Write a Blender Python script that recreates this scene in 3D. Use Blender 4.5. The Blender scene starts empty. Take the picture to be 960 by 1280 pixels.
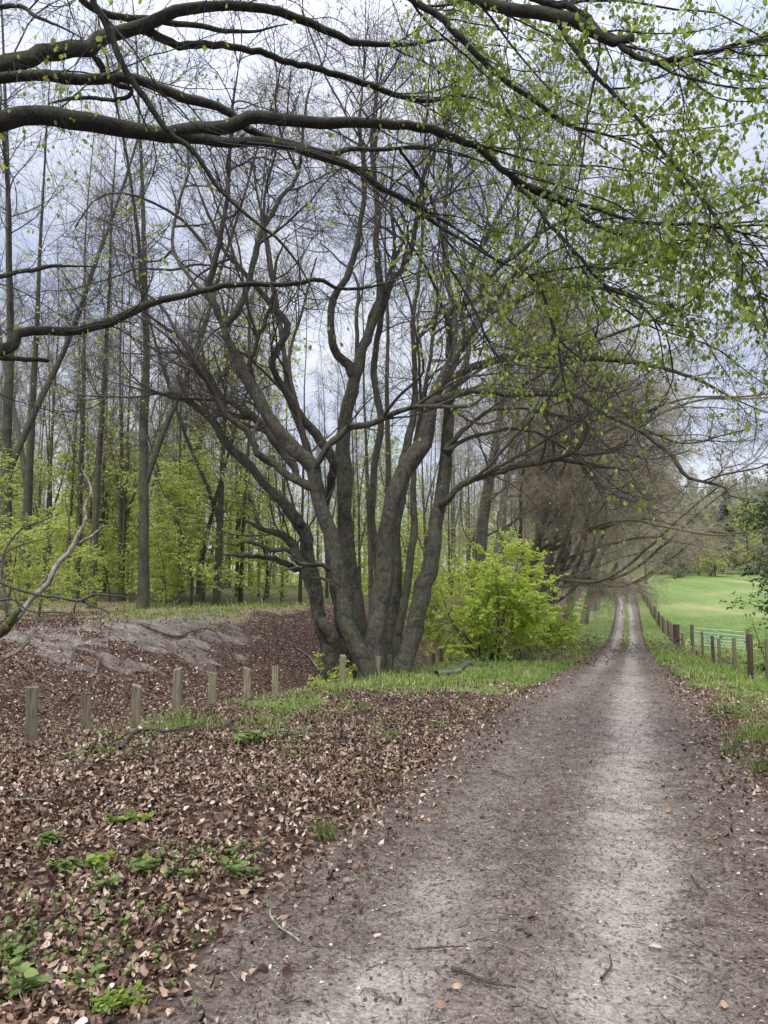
import bpy, math
import numpy as np
rng = np.random.default_rng(11)
C = bpy.context.scene.collection
F = 960.0; EYE = 1.5
PITCH = math.atan(75 / 960.0)
cP, sP = math.cos(PITCH), math.sin(PITCH)

# ------------------------------------------------------------------ helpers
def at(px, py, d):
    """world point at forward distance d seen at photograph position px, py; also metres per pixel there"""
    a = (px - 480) / F; b = (640 - py) / F
    v = np.array([a, cP - b * sP, sP + b * cP])
    t = d / v[1]
    return np.array([0, 0, EYE]) + v * t, t / F

def nrm(v):
    return v / np.maximum(np.linalg.norm(v, axis=-1, keepdims=True), 1e-9)

def sstep(a, b, x):
    t = np.clip((x - a) / (b - a), 0, 1)
    return t * t * (3 - 2 * t)

def _hash(ix, iy, seed):
    n = (ix.astype(np.int64) * 374761393 + iy.astype(np.int64) * 668265263 + seed * 974711) & 0x7fffffff
    n = ((n ^ (n >> 13)) * 1274126177) & 0x7fffffff
    return ((n ^ (n >> 16)) & 0xffff) / 65535.0

def vnoise(x, y, seed=0):
    x = np.asarray(x, float); y = np.asarray(y, float)
    ix = np.floor(x); iy = np.floor(y); fx = x - ix; fy = y - iy
    fx = fx * fx * (3 - 2 * fx); fy = fy * fy * (3 - 2 * fy)
    a = _hash(ix, iy, seed); b = _hash(ix + 1, iy, seed); c = _hash(ix, iy + 1, seed); d = _hash(ix + 1, iy + 1, seed)
    return (a * (1 - fx) + b * fx) * (1 - fy) + (c * (1 - fx) + d * fx) * fy

def fbm(x, y, seed=0, o=4):
    s = 0; a = .5; t = 0
    for i in range(o):
        s = s + a * vnoise(x * 2 ** i, y * 2 ** i, seed + i * 17); t += a; a *= .5
    return s / t

# ------------------------------------------------------------------ terrain
_py = np.array([-40, 0, 5, 10.6, 20, 29, 45, 60, 75, 95, 110, 130, 150, 200, 300, 600.])
_pz = np.array([.1, 0, -.05, -.3, -1.1, -1.85, -2.75, -3.3, -2.9, -1.45, -.85, .2, .95, 8, 27, 50.])
_yy = np.arange(-60, 620, .5)
_zz = np.interp(_yy, _py, _pz)
_k = np.exp(-np.linspace(-2, 2, 17) ** 2); _k /= _k.sum()
_zz = np.convolve(np.pad(_zz, 8, mode='edge'), _k, mode='valid')
def zpath(y): return np.interp(y, _yy, _zz)
def xpath(y):
    y = np.asarray(y, float)
    return .32 * y - .4 - .012 * np.clip(y - 75, 0, 90)
def zleft(y): return np.interp(y, [-40, 25, 60, 80, 110, 150, 300], [.3, .3, -.5, -.6, .4, 1.5, 9])
def H(x, y):
    x = np.asarray(x, float); y = np.asarray(y, float)
    v = x - xpath(y); z = zpath(y)
    zl = zleft(y); far = sstep(-14, -26, v); zl = zl * (1 - far) + .45 * far
    b = sstep(-7.1, -11.2, v)
    z = z * (1 - b) + zl * b
    z = z - .38 * np.exp(-((v + 7.4) / 1.7) ** 2) * sstep(5, 9, y) * sstep(24, 16, y)
    z = z + .10 * sstep(-1.2, -2.4, v) * sstep(-6.5, -4, v) - .38 * sstep(1.6, 4.5, v) * sstep(4, 14, y) * sstep(70, 40, y)
    z = z + .05 * sstep(1.1, 1.7, v) * sstep(4.5, 2.5, v)
    off = sstep(.9, 2.2, np.abs(v))
    z = z + (fbm(x * .45, y * .45, 3) - .5) * .34 * off * sstep(40, 8, np.abs(v))
    z = z + (fbm(x * 1.9, y * 1.9, 5, 3) - .5) * (.03 + .07 * off)
    rut = np.exp(-((v - .38) / .24) ** 2) + .8 * np.exp(-((v + .6) / .26) ** 2)
    z = z - .035 * rut
    return z
def masks(x, y):
    v = x - xpath(y)
    n = fbm(x * .9, y * .9, 21) - .5; n2 = fbm(x * 2.7, y * 2.7, 31) - .5
    soil = sstep(-1.62, -1.12, v + n * .7) * sstep(1.55, 1.05, v + n * .6)
    far = sstep(28, 46, y)
    soil = soil * (1 - far * .75 * np.exp(-((v - .0) / .3) ** 2))
    soil = soil * (1 - far * sstep(.95, 1.25, np.abs(v)))
    rut = 1.0 * np.exp(-((v - .34 - .12 * n) / .27) ** 2) + np.exp(-((v + .62 + .3 * n) / .28) ** 2) * (.22 + .78 * sstep(12, 30, y) + .65 * sstep(5.0, 2.6, y))
    rut = np.clip(rut * (1.1 + n2 * 2.2 + n * .9), 0, 1)
    gl = sstep(-6.2, -4.9, v) * sstep(-1.2, -1.75, v) * sstep(7.5, 15, y + n * 11 + n2 * 5)
    gr = sstep(1.25, 1.8, v + n * .8) * (.35 + .65 * sstep(10, 18, y + n * 8)) * sstep(2.2, 4.5, y)
    grass = np.clip(np.maximum(gl, gr) * (.45 + 2.2 * (n + .28)), 0, 1)
    grass = np.maximum(grass, sstep(20, 30, y) * np.maximum(sstep(1.1, 1.5, v), sstep(-1.1, -1.5, v) * sstep(-4.2, -3, v)))
    grass = np.maximum(grass, far * .9 * np.exp(-((v - .0) / .35) ** 2))
    bare = (.3 + .7 * sstep(-.12, .06, n + n2 * .5)) * sstep(-8.5, -9.2, v + n * 1.6) * sstep(-12.4, -11.2, v + n * 1.2) * sstep(12.5, 15, y + n * 3) * sstep(25, 20, y) * sstep(-2.6, -3.9, x + n * 2)
    dry = sstep(-10, -11.2, v + n * 2) * sstep(16, 20, y) * sstep(34, 26, y)
    field = sstep(3.2, 3.8, v) * sstep(24, 34, y)
    wood = sstep(-11, -15, v) * sstep(24, 30, y)
    return dict(soil=soil, rut=rut, grass=grass, bare=bare, dry=dry, field=field, wood=wood)

# ------------------------------------------------------------------ mesh helpers
def make(name, V, faces, m, parent=None, smooth=True):
    """faces: list of int arrays (n,3) or (n,4)"""
    me = bpy.data.meshes.new(name)
    V = np.asarray(V, np.float32)
    faces = [np.asarray(f, np.int32) for f in faces if len(f)]
    nl = sum(f.size for f in faces); nf = sum(len(f) for f in faces)
    me.vertices.add(len(V)); me.vertices.foreach_set('co', V.ravel())
    me.loops.add(nl); me.loops.foreach_set('vertex_index', np.concatenate([f.ravel() for f in faces]))
    me.polygons.add(nf)
    tot = np.concatenate([np.full(len(f), f.shape[1], np.int32) for f in faces])
    st = np.concatenate([[0], np.cumsum(tot)[:-1]]).astype(np.int32)
    me.polygons.foreach_set('loop_start', st)
    me.polygons.foreach_set('use_smooth', np.full(nf, smooth, bool))
    me.update(calc_edges=True)
    if m is not None: me.materials.append(m)
    o = bpy.data.objects.new(name, me); C.objects.link(o)
    if parent is not None: o.parent = parent
    return o

class MB:
    def __init__(s): s.v = []; s.f = []; s.n = 0
    def add(s, V, fs):
        s.v.append(np.asarray(V, float))
        for f in fs: s.f.append(np.asarray(f, int) + s.n)
        s.n += len(V); return s
    def tubes(s, P, R, k=4, cap=False):
        V, fs = tubes(P, R, k, cap); return s.add(V, fs)
    def box(s, c, size, rz=0, tilt=(0, 0), taper=1.0):
        x, y, z = np.array(size) / 2
        p = np.array([[-x, -y, -z], [x, -y, -z], [x, y, -z], [-x, y, -z], [-x * taper, -y * taper, z], [x * taper, -y * taper, z], [x * taper, y * taper, z], [-x * taper, y * taper, z]])
        p[:, 0] += (p[:, 2] + z) * tilt[0]; p[:, 1] += (p[:, 2] + z) * tilt[1]
        ca, sa = math.cos(rz), math.sin(rz)
        q = p.copy(); q[:, 0] = p[:, 0] * ca - p[:, 1] * sa; q[:, 1] = p[:, 0] * sa + p[:, 1] * ca
        return s.add(q + np.array(c), [[[0, 3, 2, 1], [4, 5, 6, 7], [0, 1, 5, 4], [1, 2, 6, 5], [2, 3, 7, 6], [3, 0, 4, 7]]])
    def build(s, name, m, parent=None, smooth=True, off=None):
        if not s.v: return None
        V = np.concatenate(s.v)
        if off is not None: V = V - np.array(off)
        return make(name, V, _merge(s.f), m, parent, smooth)

def _merge(fl):
    out = []
    for k in (3, 4):
        g = [f for f in fl if len(f) and f.shape[1] == k]
        if g: out.append(np.concatenate(g))
    return out

def tubes(P, R, k=4, cap=False, lump=0.0, seed=0):
    P = np.asarray(P, float); R = np.asarray(R, float)
    N, M, _ = P.shape
    T = np.empty_like(P); T[:, 1:-1] = P[:, 2:] - P[:, :-2]; T[:, 0] = P[:, 1] - P[:, 0]; T[:, -1] = P[:, -1] - P[:, -2]
    T = nrm(T)
    mean = nrm(P[:, -1] - P[:, 0])
    ref = np.where(np.abs(mean[:, 2:3]) > .75, np.array([[1., 0, 0]]), np.array([[0, 0, 1.]]))
    ref = np.where(np.abs(np.sum(mean * ref, 1, keepdims=True)) > .9, np.array([[0, 1., 0]]), ref)
    U = nrm(np.cross(T, ref[:, None, :])); W = np.cross(T, U)
    a = np.arange(k) * 2 * math.pi / k
    rr = R[:, :, None] * np.ones(k)
    if lump:
        s = np.cumsum(np.linalg.norm(np.diff(P, axis=1, prepend=P[:, :1]), axis=2), axis=1)
        rr = rr * (1 + lump * (vnoise(s[:, :, None] * 2.2 + np.arange(N)[:, None, None] * 37.7 + seed, np.cos(a) * 1.6 + 5, 3) - .5) * 2
                   + lump * (vnoise(s[:, :, None] * .9 + np.arange(N)[:, None, None] * 17.7 + seed, np.sin(a) * 1.9 + 9, 8) - .5) * 2)
    V = P[:, :, None, :] + rr[..., None] * (np.cos(a)[:, None] * U[:, :, None, :] + np.sin(a)[:, None] * W[:, :, None, :])
    V = V.reshape(-1, 3)
    i = np.arange(N)[:, None, None] * M * k; j = np.arange(M - 1)[None, :, None] * k; q = np.arange(k)[None, None, :]
    q2 = (q + 1) % k
    f = np.stack([i + j + q, i + j + q2, i + j + k + q2, i + j + k + q], -1).reshape(-1, 4)
    fs = [f]
    if cap:
        base = len(V); V = np.concatenate([V, P[:, -1]])
        e = np.arange(N)[:, None] * M * k + (M - 1) * k
        qq = np.arange(k)[None]
        fs.append(np.stack([e + qq, e + (qq + 1) % k, np.broadcast_to(base + np.arange(N)[:, None], (N, k))], -1).reshape(-1, 3))
    return V, fs

def catmull(pts, M):
    p = np.asarray(pts, float)
    p = np.vstack([2 * p[0] - p[1], p, 2 * p[-1] - p[-2]])
    n = len(p) - 3
    seg = np.linalg.norm(np.diff(p[1:-1, :3], axis=0), axis=1); cum = np.concatenate([[0], np.cumsum(seg)])
    u = np.linspace(0, cum[-1], M); i = np.clip(np.searchsorted(cum, u, side='right') - 1, 0, n - 1)
    f = ((u - cum[i]) / np.maximum(seg[i], 1e-9))[:, None]
    a, b, c, d = p[i], p[i + 1], p[i + 2], p[i + 3]
    return .5 * (2 * b + (c - a) * f + (2 * a - 5 * b + 4 * c - d) * f ** 2 + (-a + 3 * b - 3 * c + d) * f ** 3)

WK = .86
def traced(d0, d1, pts, M=25, wob=.006, base=False, pre=None, attach=None):
    """limb through photograph points at real distances d0..d1 -> (M,3), (M,)"""
    n = len(pts); q = []
    L = np.concatenate([[0], np.cumsum([math.hypot(pts[i + 1][0] - pts[i][0], pts[i + 1][1] - pts[i][1]) for i in range(n - 1)])])
    for i, (px, py, w) in enumerate(pts):
        d = d0 + (d1 - d0) * L[i] / L[-1]
        p, mpp = at(px, py, d)
        q.append([*p, w / 2 * mpp * WK])
    if base:
        g = float(H(q[0][0], q[0][1]))
        r = q[0][3]; p0 = q[0]
        q = [[p0[0], p0[1], g - .3, r * 1.4]] + [[p0[0], p0[1], g + .1, r * 1.16]] + ([p0] if p0[2] > g + .3 else []) + [k for k in q[1:] if k[2] > g + .5]
    if attach:
        a = np.array(q[0][:3]); best = None
        for (P_, R_) in attach:
            dd_ = np.linalg.norm(P_ - a, axis=1); i_ = int(np.argmin(dd_ - R_ * .5))
            if best is None or dd_[i_] < best[0]: best = (dd_[i_], P_[i_], R_[i_])
        if best[0] < 1.6:
            r_ = min(q[0][3], best[2] * .8)
            if best[0] > .35: q = [[*best[1], r_]] + q[1:]
            else: q = [[*best[1], r_]] + ([q[0][:3] + [r_]] if best[0] > best[2] else []) + q[1:]
    if pre is not None: q = list(pre) + q
    c = catmull(q, M)
    if pts[-1][2] <= 5 and M < 60: c[:, 3] *= np.interp(np.linspace(0, 1, M), [0, .8, 1], [1, 1, .35])
    c[:, 3] = np.maximum(c[:, 3], .002)
    jit = rng.normal(size=(M, 3)); jit[1:-1] = (jit[:-2] + jit[1:-1] + jit[2:]) / 2
    jit[0] = 0
    c[:, :3] += jit * np.minimum(wob * d0 * .35, c[:, 3:4] * .35)
    return c[:, :3], c[:, 3]

def grow(pos, d, L, r0, M, wob, trop=(0, 0, 0), tip=.3, zig=0.):
    N = len(pos); P = np.empty((N, M + 1, 3)); P[:, 0] = pos
    d = nrm(d); w = rng.normal(size=(N, 3)) * wob; trop = np.asarray(trop, float)
    side = nrm(np.cross(d, rng.normal(size=(N, 3))))
    for i in range(M):
        w = .55 * w + rng.normal(size=(N, 3)) * wob
        d = nrm(d + w + trop + (side * zig * (1 if i % 2 else -1)))
        P[:, i + 1] = P[:, i] + d * (L / M)[:, None]
    R = r0[:, None] * np.linspace(1, tip, M + 1)
    return P, R

def spawn(P, R, n, t0, t1, ang, L, M, wob, trop=(0, 0, 0), ratio=.012, rmin=.002, bias=None, tip=.3, fall=.5, zig=0., flat=0.):
    N, K, _ = P.shape
    n = np.broadcast_to(np.asarray(n), (N,)).astype(int)
    idx = np.repeat(np.arange(N), n); Q = len(idx)
    t = t0 + (t1 - t0) * rng.random(Q)
    s = t * (K - 1); i = np.minimum(s.astype(int), K - 2); f = (s - i)[:, None]
    a, b = P[idx, i], P[idx, i + 1]
    pos = a + (b - a) * f; T = nrm(b - a)
    r = R[idx, i] * (1 - f[:, 0]) + R[idx, i + 1] * f[:, 0]
    rv = rng.normal(size=(Q, 3)); rv[:, 2] *= (1 - flat)
    pp = nrm(rv - np.sum(rv * T, 1, keepdims=True) * T)
    an = np.radians(ang[0] + (ang[1] - ang[0]) * rng.random(Q))[:, None]
    d = np.cos(an) * T + np.sin(an) * pp
    if bias is not None: d = d + np.asarray(bias)
    l = (L[0] + (L[1] - L[0]) * rng.random(Q) ** 1.3) * (1 - fall * t)
    r0 = np.clip(l * ratio, rmin, np.maximum(r * .72, rmin))
    return grow(pos, d, l, r0, M, wob, trop, tip, zig)

def along(P, n, t0=.2, t1=1.):
    N, K, _ = P.shape
    idx = np.repeat(np.arange(N), n); t = t0 + (t1 - t0) * rng.random(len(idx))
    s = t * (K - 1); i = np.minimum(s.astype(int), K - 2); f = (s - i)[:, None]
    a, b = P[idx, i], P[idx, i + 1]
    return a + (b - a) * f, nrm(b - a)

def leafmesh(pos, d, nor, ln, wd=.6, fold=.25, curl=0.):
    N = len(pos); d = nrm(d); b = nrm(np.cross(d, nor)); n = np.cross(b, d)
    ln = np.broadcast_to(ln, (N,))[:, None]; w = ln * wd * .5
    fd = np.broadcast_to(fold, (N,))[:, None]; cu = np.broadcast_to(curl, (N,))[:, None]
    p0 = pos
    p1 = pos + d * ln * .33 - b * w + n * w * fd * 2
    p2 = pos + d * ln * .72 - b * w * .72 + n * (w * fd * 1.6 + cu * ln * .5)
    p3 = pos + d * ln + n * cu * ln
    p4 = pos + d * ln * .72 + b * w * .72 + n * (w * fd * 1.6 + cu * ln * .5)
    p5 = pos + d * ln * .33 + b * w + n * w * fd * 2
    V = np.stack([p0, p1, p2, p3, p4, p5], 1).reshape(-1, 3)
    i = np.arange(N)[:, None] * 6
    f = np.concatenate([i + np.array([[0, 3, 2, 1]]), i + np.array([[0, 5, 4, 3]])])
    return V, [f]

def leafround(pos, d, nor, ln, wd=.6, cup=.2, curl=0., jag=0.):
    N = len(pos); d = nrm(d); b = nrm(np.cross(d, nor)); n = np.cross(b, d)
    ln = np.broadcast_to(ln, (N,))[:, None]; wd = np.broadcast_to(wd, (N,))[:, None]; w = ln * wd * .5
    cu = np.broadcast_to(cup, (N,))[:, None]; cl = np.broadcast_to(curl, (N,))[:, None]
    tw = rng.normal(size=(N, 1)) * .35
    rows = [pos]
    for t, k in ((.22, .72), (.5, 1.), (.78, .66)):
        mid = pos + d * ln * t + n * ln * cl * t * t
        rows += [mid - b * w * k + n * w * k * (cu + tw * t), mid, mid + b * w * k + n * w * k * (cu - tw * t)]
    rows.append(pos + d * ln * (1 - .2 * np.abs(cl)) + n * ln * cl)
    V = np.stack(rows, 1)
    if jag: V = V + rng.normal(size=V.shape) * ln[:, :, None] * jag
    V = V.reshape(-1, 3); i = np.arange(N)[:, None] * 11
    tri = np.concatenate([i + np.array([[q]]).reshape(1, 3) for q in ([0, 2, 1], [0, 3, 2], [7, 8, 10], [8, 9, 10])])
    quad = np.concatenate([i + np.array([q]) for q in ([1, 2, 5, 4], [2, 3, 6, 5], [4, 5, 8, 7], [5, 6, 9, 8])])
    return V, [tri, quad]

def leaves_on(P, n, size, t0=.15, t1=1., keep=None, droop=.5, level=.6, rnd=False):
    pos, T = along(P, n, t0, t1)
    if keep is not None:
        k = rng.random(len(pos)) < keep(pos); pos, T = pos[k], T[k]
    N = len(pos); rv = rng.normal(size=(N, 3))
    side = nrm(rv - np.sum(rv * T, 1, keepdims=True) * T * .5)
    side[:, 2] *= (1 - level)
    d = nrm(T * .5 + side + np.array([0, 0, -droop]))
    nor = nrm(np.array([0, 0, 1.]) + rng.normal(size=(N, 3)) * .45)
    ln = size * (.55 + .75 * rng.random(N))
    if rnd: return leafround(pos + d * (ln * .15)[:, None], d, nor, ln, .66, .25 * rng.random(N), -.35 * rng.random(N))
    return leafmesh(pos + d * (ln * .15)[:, None], d, nor, ln, .62, .12 + .25 * rng.random(N), -.25 * rng.random(N))

# ------------------------------------------------------------------ tags
def tag(o, label=None, cat=None, group=None, kind=None):
    if label: o['label'] = label
    if cat: o['category'] = cat
    if group: o['group'] = group
    if kind: o['kind'] = kind
    return o
def thing(name, loc, label, cat, group=None, rz=0):
    o = bpy.data.objects.new(name, None); o.empty_display_size = .2; C.objects.link(o)
    o.location = [float(v) for v in loc]; o.rotation_euler = (0, 0, rz)
    return tag(o, label, cat, group)
def copy_tree(o, parent=None):
    c = o.copy(); C.objects.link(c)
    if parent is not None: c.parent = parent
    for ch in list(o.children): copy_tree(ch, c)
    return c

# ------------------------------------------------------------------ materials
def new_mat(name):
    m = bpy.data.materials.new(name); m.use_nodes = True
    return m, m.node_tree, m.node_tree.nodes['Principled BSDF']
def nd(nt, t, **kw):
    n = nt.nodes.new(t)
    for k, v in kw.items():
        if k.startswith('_'): setattr(n, k[1:], v)
        else: n.inputs[k.replace('__', ' ')].default_value = v
    return n
def lk(nt, a, b): nt.links.new(a, b)
def ramp(nt, fac, stops):
    n = nt.nodes.new('ShaderNodeValToRGB'); r = n.color_ramp
    while len(r.elements) < len(stops): r.elements.new(.5)
    for e, (p, c) in zip(r.elements, stops): e.position = p; e.color = (*c, 1) if len(c) == 3 else c
    lk(nt, fac, n.inputs[0]); return n.outputs[0]
def mix(nt, fac, a, b, mode='MIX'):
    n = nt.nodes.new('ShaderNodeMix'); n.data_type = 'RGBA'; n.blend_type = mode
    for s, v in ((0, fac), (6, a), (7, b)):
        if hasattr(v, 'is_linked'): lk(nt, v, n.inputs[s])
        else: n.inputs[s].default_value = v if s == 0 else ((*v, 1) if len(v) == 3 else v)
    return n.outputs[2]
def mth(nt, op, a, b=0., clamp=False):
    n = nt.nodes.new('ShaderNodeMath'); n.operation = op; n.use_clamp = clamp
    for s, v in ((0, a), (1, b)):
        if hasattr(v, 'is_linked'): lk(nt, v, n.inputs[s])
        else: n.inputs[s].default_value = v
    return n.outputs[0]
def noise(nt, vec, scale, detail=4, rough=.55, dist=0.):
    n = nd(nt, 'ShaderNodeTexNoise', Scale=scale, Detail=detail, Roughness=rough, Distortion=dist)
    if vec is not None: lk(nt, vec, n.inputs['Vector'])
    return n.outputs[0]
def mapping(nt, vec, scale):
    n = nt.nodes.new('ShaderNodeMapping'); n.inputs['Scale'].default_value = scale; lk(nt, vec, n.inputs['Vector']); return n.outputs[0]

def bark_mat(name, dark, light, moss, moss_amt, rough=.85, sc=1.):
    m, nt, b = new_mat(name)
    geo = nd(nt, 'ShaderNodeNewGeometry'); tc = nd(nt, 'ShaderNodeTexCoord')
    v = tc.outputs['Object']
    vs = mapping(nt, v, (1, 1, .22))
    n1 = noise(nt, vs, 9 * sc, 6, .65, .4); n2 = noise(nt, v, 1.7 * sc, 3)
    n3 = noise(nt, vs, 38 * sc, 3, .6)
    base = ramp(nt, mth(nt, 'ADD', mth(nt, 'MULTIPLY', n1, .65), mth(nt, 'MULTIPLY', n2, .35)), [(.32, dark), (.5, tuple((a + c) / 2 for a, c in zip(dark, light))), (.66, light)])
    sep = nd(nt, 'ShaderNodeSeparateXYZ'); lk(nt, geo.outputs['Normal'], sep.inputs[0])
    up = mth(nt, 'MULTIPLY_ADD', sep.outputs[2], .35); nt.nodes[-1].inputs[2].default_value = moss_amt - .5
    mf = ramp(nt, mth(nt, 'ADD', up, n2), [(.42, (0, 0, 0)), (.62, (1, 1, 1))])
    col = mix(nt, mf, base, mix(nt, n3, tuple(c * .55 for c in moss), moss))
    vb = nd(nt, 'ShaderNodeTexVoronoi', Scale=5. * sc, _feature='SMOOTH_F1'); lk(nt, mapping(nt, v, (1, 1, .5)), vb.inputs['Vector'])
    n4 = noise(nt, v, 4.5 * sc, 5, .7, 1.2)
    col = mix(nt, ramp(nt, n4, [(.52, (0, 0, 0)), (.6, (.75, .75, .75))]), col, tuple(c * .75 for c in dark))
    lich = ramp(nt, mth(nt, 'ADD', mth(nt, 'MULTIPLY', n4, -.6), mth(nt, 'MULTIPLY', n3, .9)), [(.2, (0, 0, 0)), (.3, (.5, .5, .5))])
    col = mix(nt, lich, col, tuple(min(1, c * 1.45) for c in light))
    rings = noise(nt, mapping(nt, v, (.6, .6, 9)), 3.2 * sc, 3, .6)
    col = mix(nt, ramp(nt, rings, [(.57, (0, 0, 0)), (.66, (.45, .45, .45))]), col, dark)
    col = mix(nt, mth(nt, 'MULTIPLY', n3, .45), col, tuple(c * .5 for c in dark))
    lk(nt, col, b.inputs['Base Color']); b.inputs['Roughness'].default_value = rough
    bp = nd(nt, 'ShaderNodeBump', Strength=.9, Distance=.04)
    lk(nt, mth(nt, 'ADD', mth(nt, 'ADD', n1, mth(nt, 'MULTIPLY', n4, .8)), mth(nt, 'MULTIPLY', n3, .4)), bp.inputs['Height']); lk(nt, bp.outputs[0], b.inputs['Normal'])
    return m

def leaf_mat(name, stops, trans=.45, gloss=.35, tstops=None):
    m, nt, b = new_mat(name)
    geo = nd(nt, 'ShaderNodeNewGeometry')
    col = ramp(nt, geo.outputs['Random Per Island'], stops)
    lk(nt, col, b.inputs['Base Color']); b.inputs['Roughness'].default_value = .5
    b.inputs['Specular IOR Level'].default_value = gloss
    if trans > 0:
        tr = nd(nt, 'ShaderNodeBsdfTranslucent')
        hs = nd(nt, 'ShaderNodeHueSaturation', Hue=.485, Saturation=1.1, Value=1.6); lk(nt, col, hs.inputs['Color']); lk(nt, hs.outputs[0], tr.inputs[0])
        mx = nd(nt, 'ShaderNodeMixShader'); mx.inputs[0].default_value = trans
        lk(nt, b.outputs[0], mx.inputs[1]); lk(nt, tr.outputs[0], mx.inputs[2])
        lk(nt, mx.outputs[0], nt.nodes['Material Output'].inputs['Surface'])
    return m

def simple_mat(name, col, rough=.8, var=.25, sc=20, metal=0., grain=1.):
    m, nt, b = new_mat(name)
    tc = nd(nt, 'ShaderNodeTexCoord')
    n = noise(nt, mapping(nt, tc.outputs['Object'], (1, 1, grain)), sc, 5, .65)
    lk(nt, ramp(nt, n, [(.3, tuple(c * (1 - var) for c in col)), (.7, tuple(min(1, c * (1 + var)) for c in col))]), b.inputs['Base Color'])
    b.inputs['Roughness'].default_value = rough; b.inputs['Metallic'].default_value = metal
    return m

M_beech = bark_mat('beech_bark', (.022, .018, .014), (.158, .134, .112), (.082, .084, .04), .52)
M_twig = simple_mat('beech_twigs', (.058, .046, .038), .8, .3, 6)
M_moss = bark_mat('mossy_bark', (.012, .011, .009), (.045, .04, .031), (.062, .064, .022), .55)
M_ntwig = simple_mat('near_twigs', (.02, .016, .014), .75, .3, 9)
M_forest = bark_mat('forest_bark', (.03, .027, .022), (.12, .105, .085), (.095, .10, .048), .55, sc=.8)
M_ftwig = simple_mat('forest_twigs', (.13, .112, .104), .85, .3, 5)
M_fartwig = simple_mat('hazed_far_twigs', (.24, .22, .19), .85, .3, 3)  # twig colour paled so the distant woods look hazy
M_beech2 = bark_mat('sunlit_beech_bark', (.06, .052, .042), (.27, .24, .19), (.16, .165, .085), .52)  # lighter copy of the beech bark, sunlight on the row put into its colour
M_rowtwig = simple_mat('reddish_twigs', (.36, .295, .22), .85, .5, 2)
M_dead = bark_mat('dead_wood', (.11, .09, .075), (.48, .44, .38), (.10, .09, .06), .3)
M_log = bark_mat('mossy_log', (.05, .045, .03), (.17, .16, .10), (.16, .17, .05), .75)
M_stick = bark_mat('stick_bark', (.05, .038, .03), (.19, .155, .125), (.1, .085, .06), .1, sc=4)
M_leaf = leaf_mat('fresh_leaf', [(0, (.11, .17, .03)), (.4, (.18, .26, .045)), (.8, (.27, .35, .07)), (1, (.38, .44, .13))], .5)
M_leafbush = leaf_mat('bush_leaf', [(0, (.24, .33, .06)), (.5, (.42, .53, .11)), (1, (.60, .66, .22))], .45)
M_leafwood = leaf_mat('wood_leaf', [(0, (.20, .26, .06)), (.5, (.33, .40, .10)), (1, (.50, .55, .19))], .48)
M_leafdark = leaf_mat('dark_leaf', [(0, (.025, .055, .014)), (.6, (.045, .09, .02)), (1, (.08, .14, .03))], .3)
M_leaffar = leaf_mat('hazed_far_leaf', [(0, (.13, .16, .095)), (.5, (.19, .22, .13)), (1, (.26, .28, .17))], .3)  # greens paled to paint distance haze into the leaves
M_conifer = leaf_mat('conifer_leaf', [(0, (.065, .09, .07)), (1, (.12, .15, .11))], .1)  # needle colour lightened a little for distance haze
M_litter = leaf_mat('dead_leaf', [(0, (.03, .015, .011)), (.25, (.08, .042, .028)), (.55, (.185, .108, .07)), (.82, (.33, .225, .155)), (.95, (.45, .35, .27)), (1, (.56, .47, .40))], 0, .4)
M_grass = leaf_mat('grass_blade', [(0, (.085, .15, .025)), (.45, (.15, .245, .04)), (.78, (.22, .30, .075)), (.88, (.32, .32, .14)), (1, (.42, .37, .21))], .35)
M_herb = leaf_mat('herb_leaf', [(0, (.10, .15, .04)), (1, (.21, .27, .085))], .35)
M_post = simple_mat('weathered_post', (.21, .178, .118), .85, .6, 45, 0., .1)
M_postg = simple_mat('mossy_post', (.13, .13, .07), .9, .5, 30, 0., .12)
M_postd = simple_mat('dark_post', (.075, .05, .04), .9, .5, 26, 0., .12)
M_gate = simple_mat('gate_paint', (.42, .56, .48), .5, .15, 6)
M_wire = simple_mat('fence_wire', (.22, .22, .21), .5, .2, 30, .7)
M_rail = simple_mat('pale_rail', (.33, .31, .28), .8, .15, 4)
M_chalk = simple_mat('chalk_stone', (.52, .49, .46), .8, .3, 30)
M_debris = leaf_mat('debris', [(0, (.04, .03, .026)), (.5, (.09, .068, .058)), (.85, (.17, .135, .115)), (1, (.36, .31, .27))], 0, .3)
M_bracken = leaf_mat('dead_bracken', [(0, (.045, .022, .018)), (.6, (.095, .048, .038)), (1, (.17, .10, .075))], .1)

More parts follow.
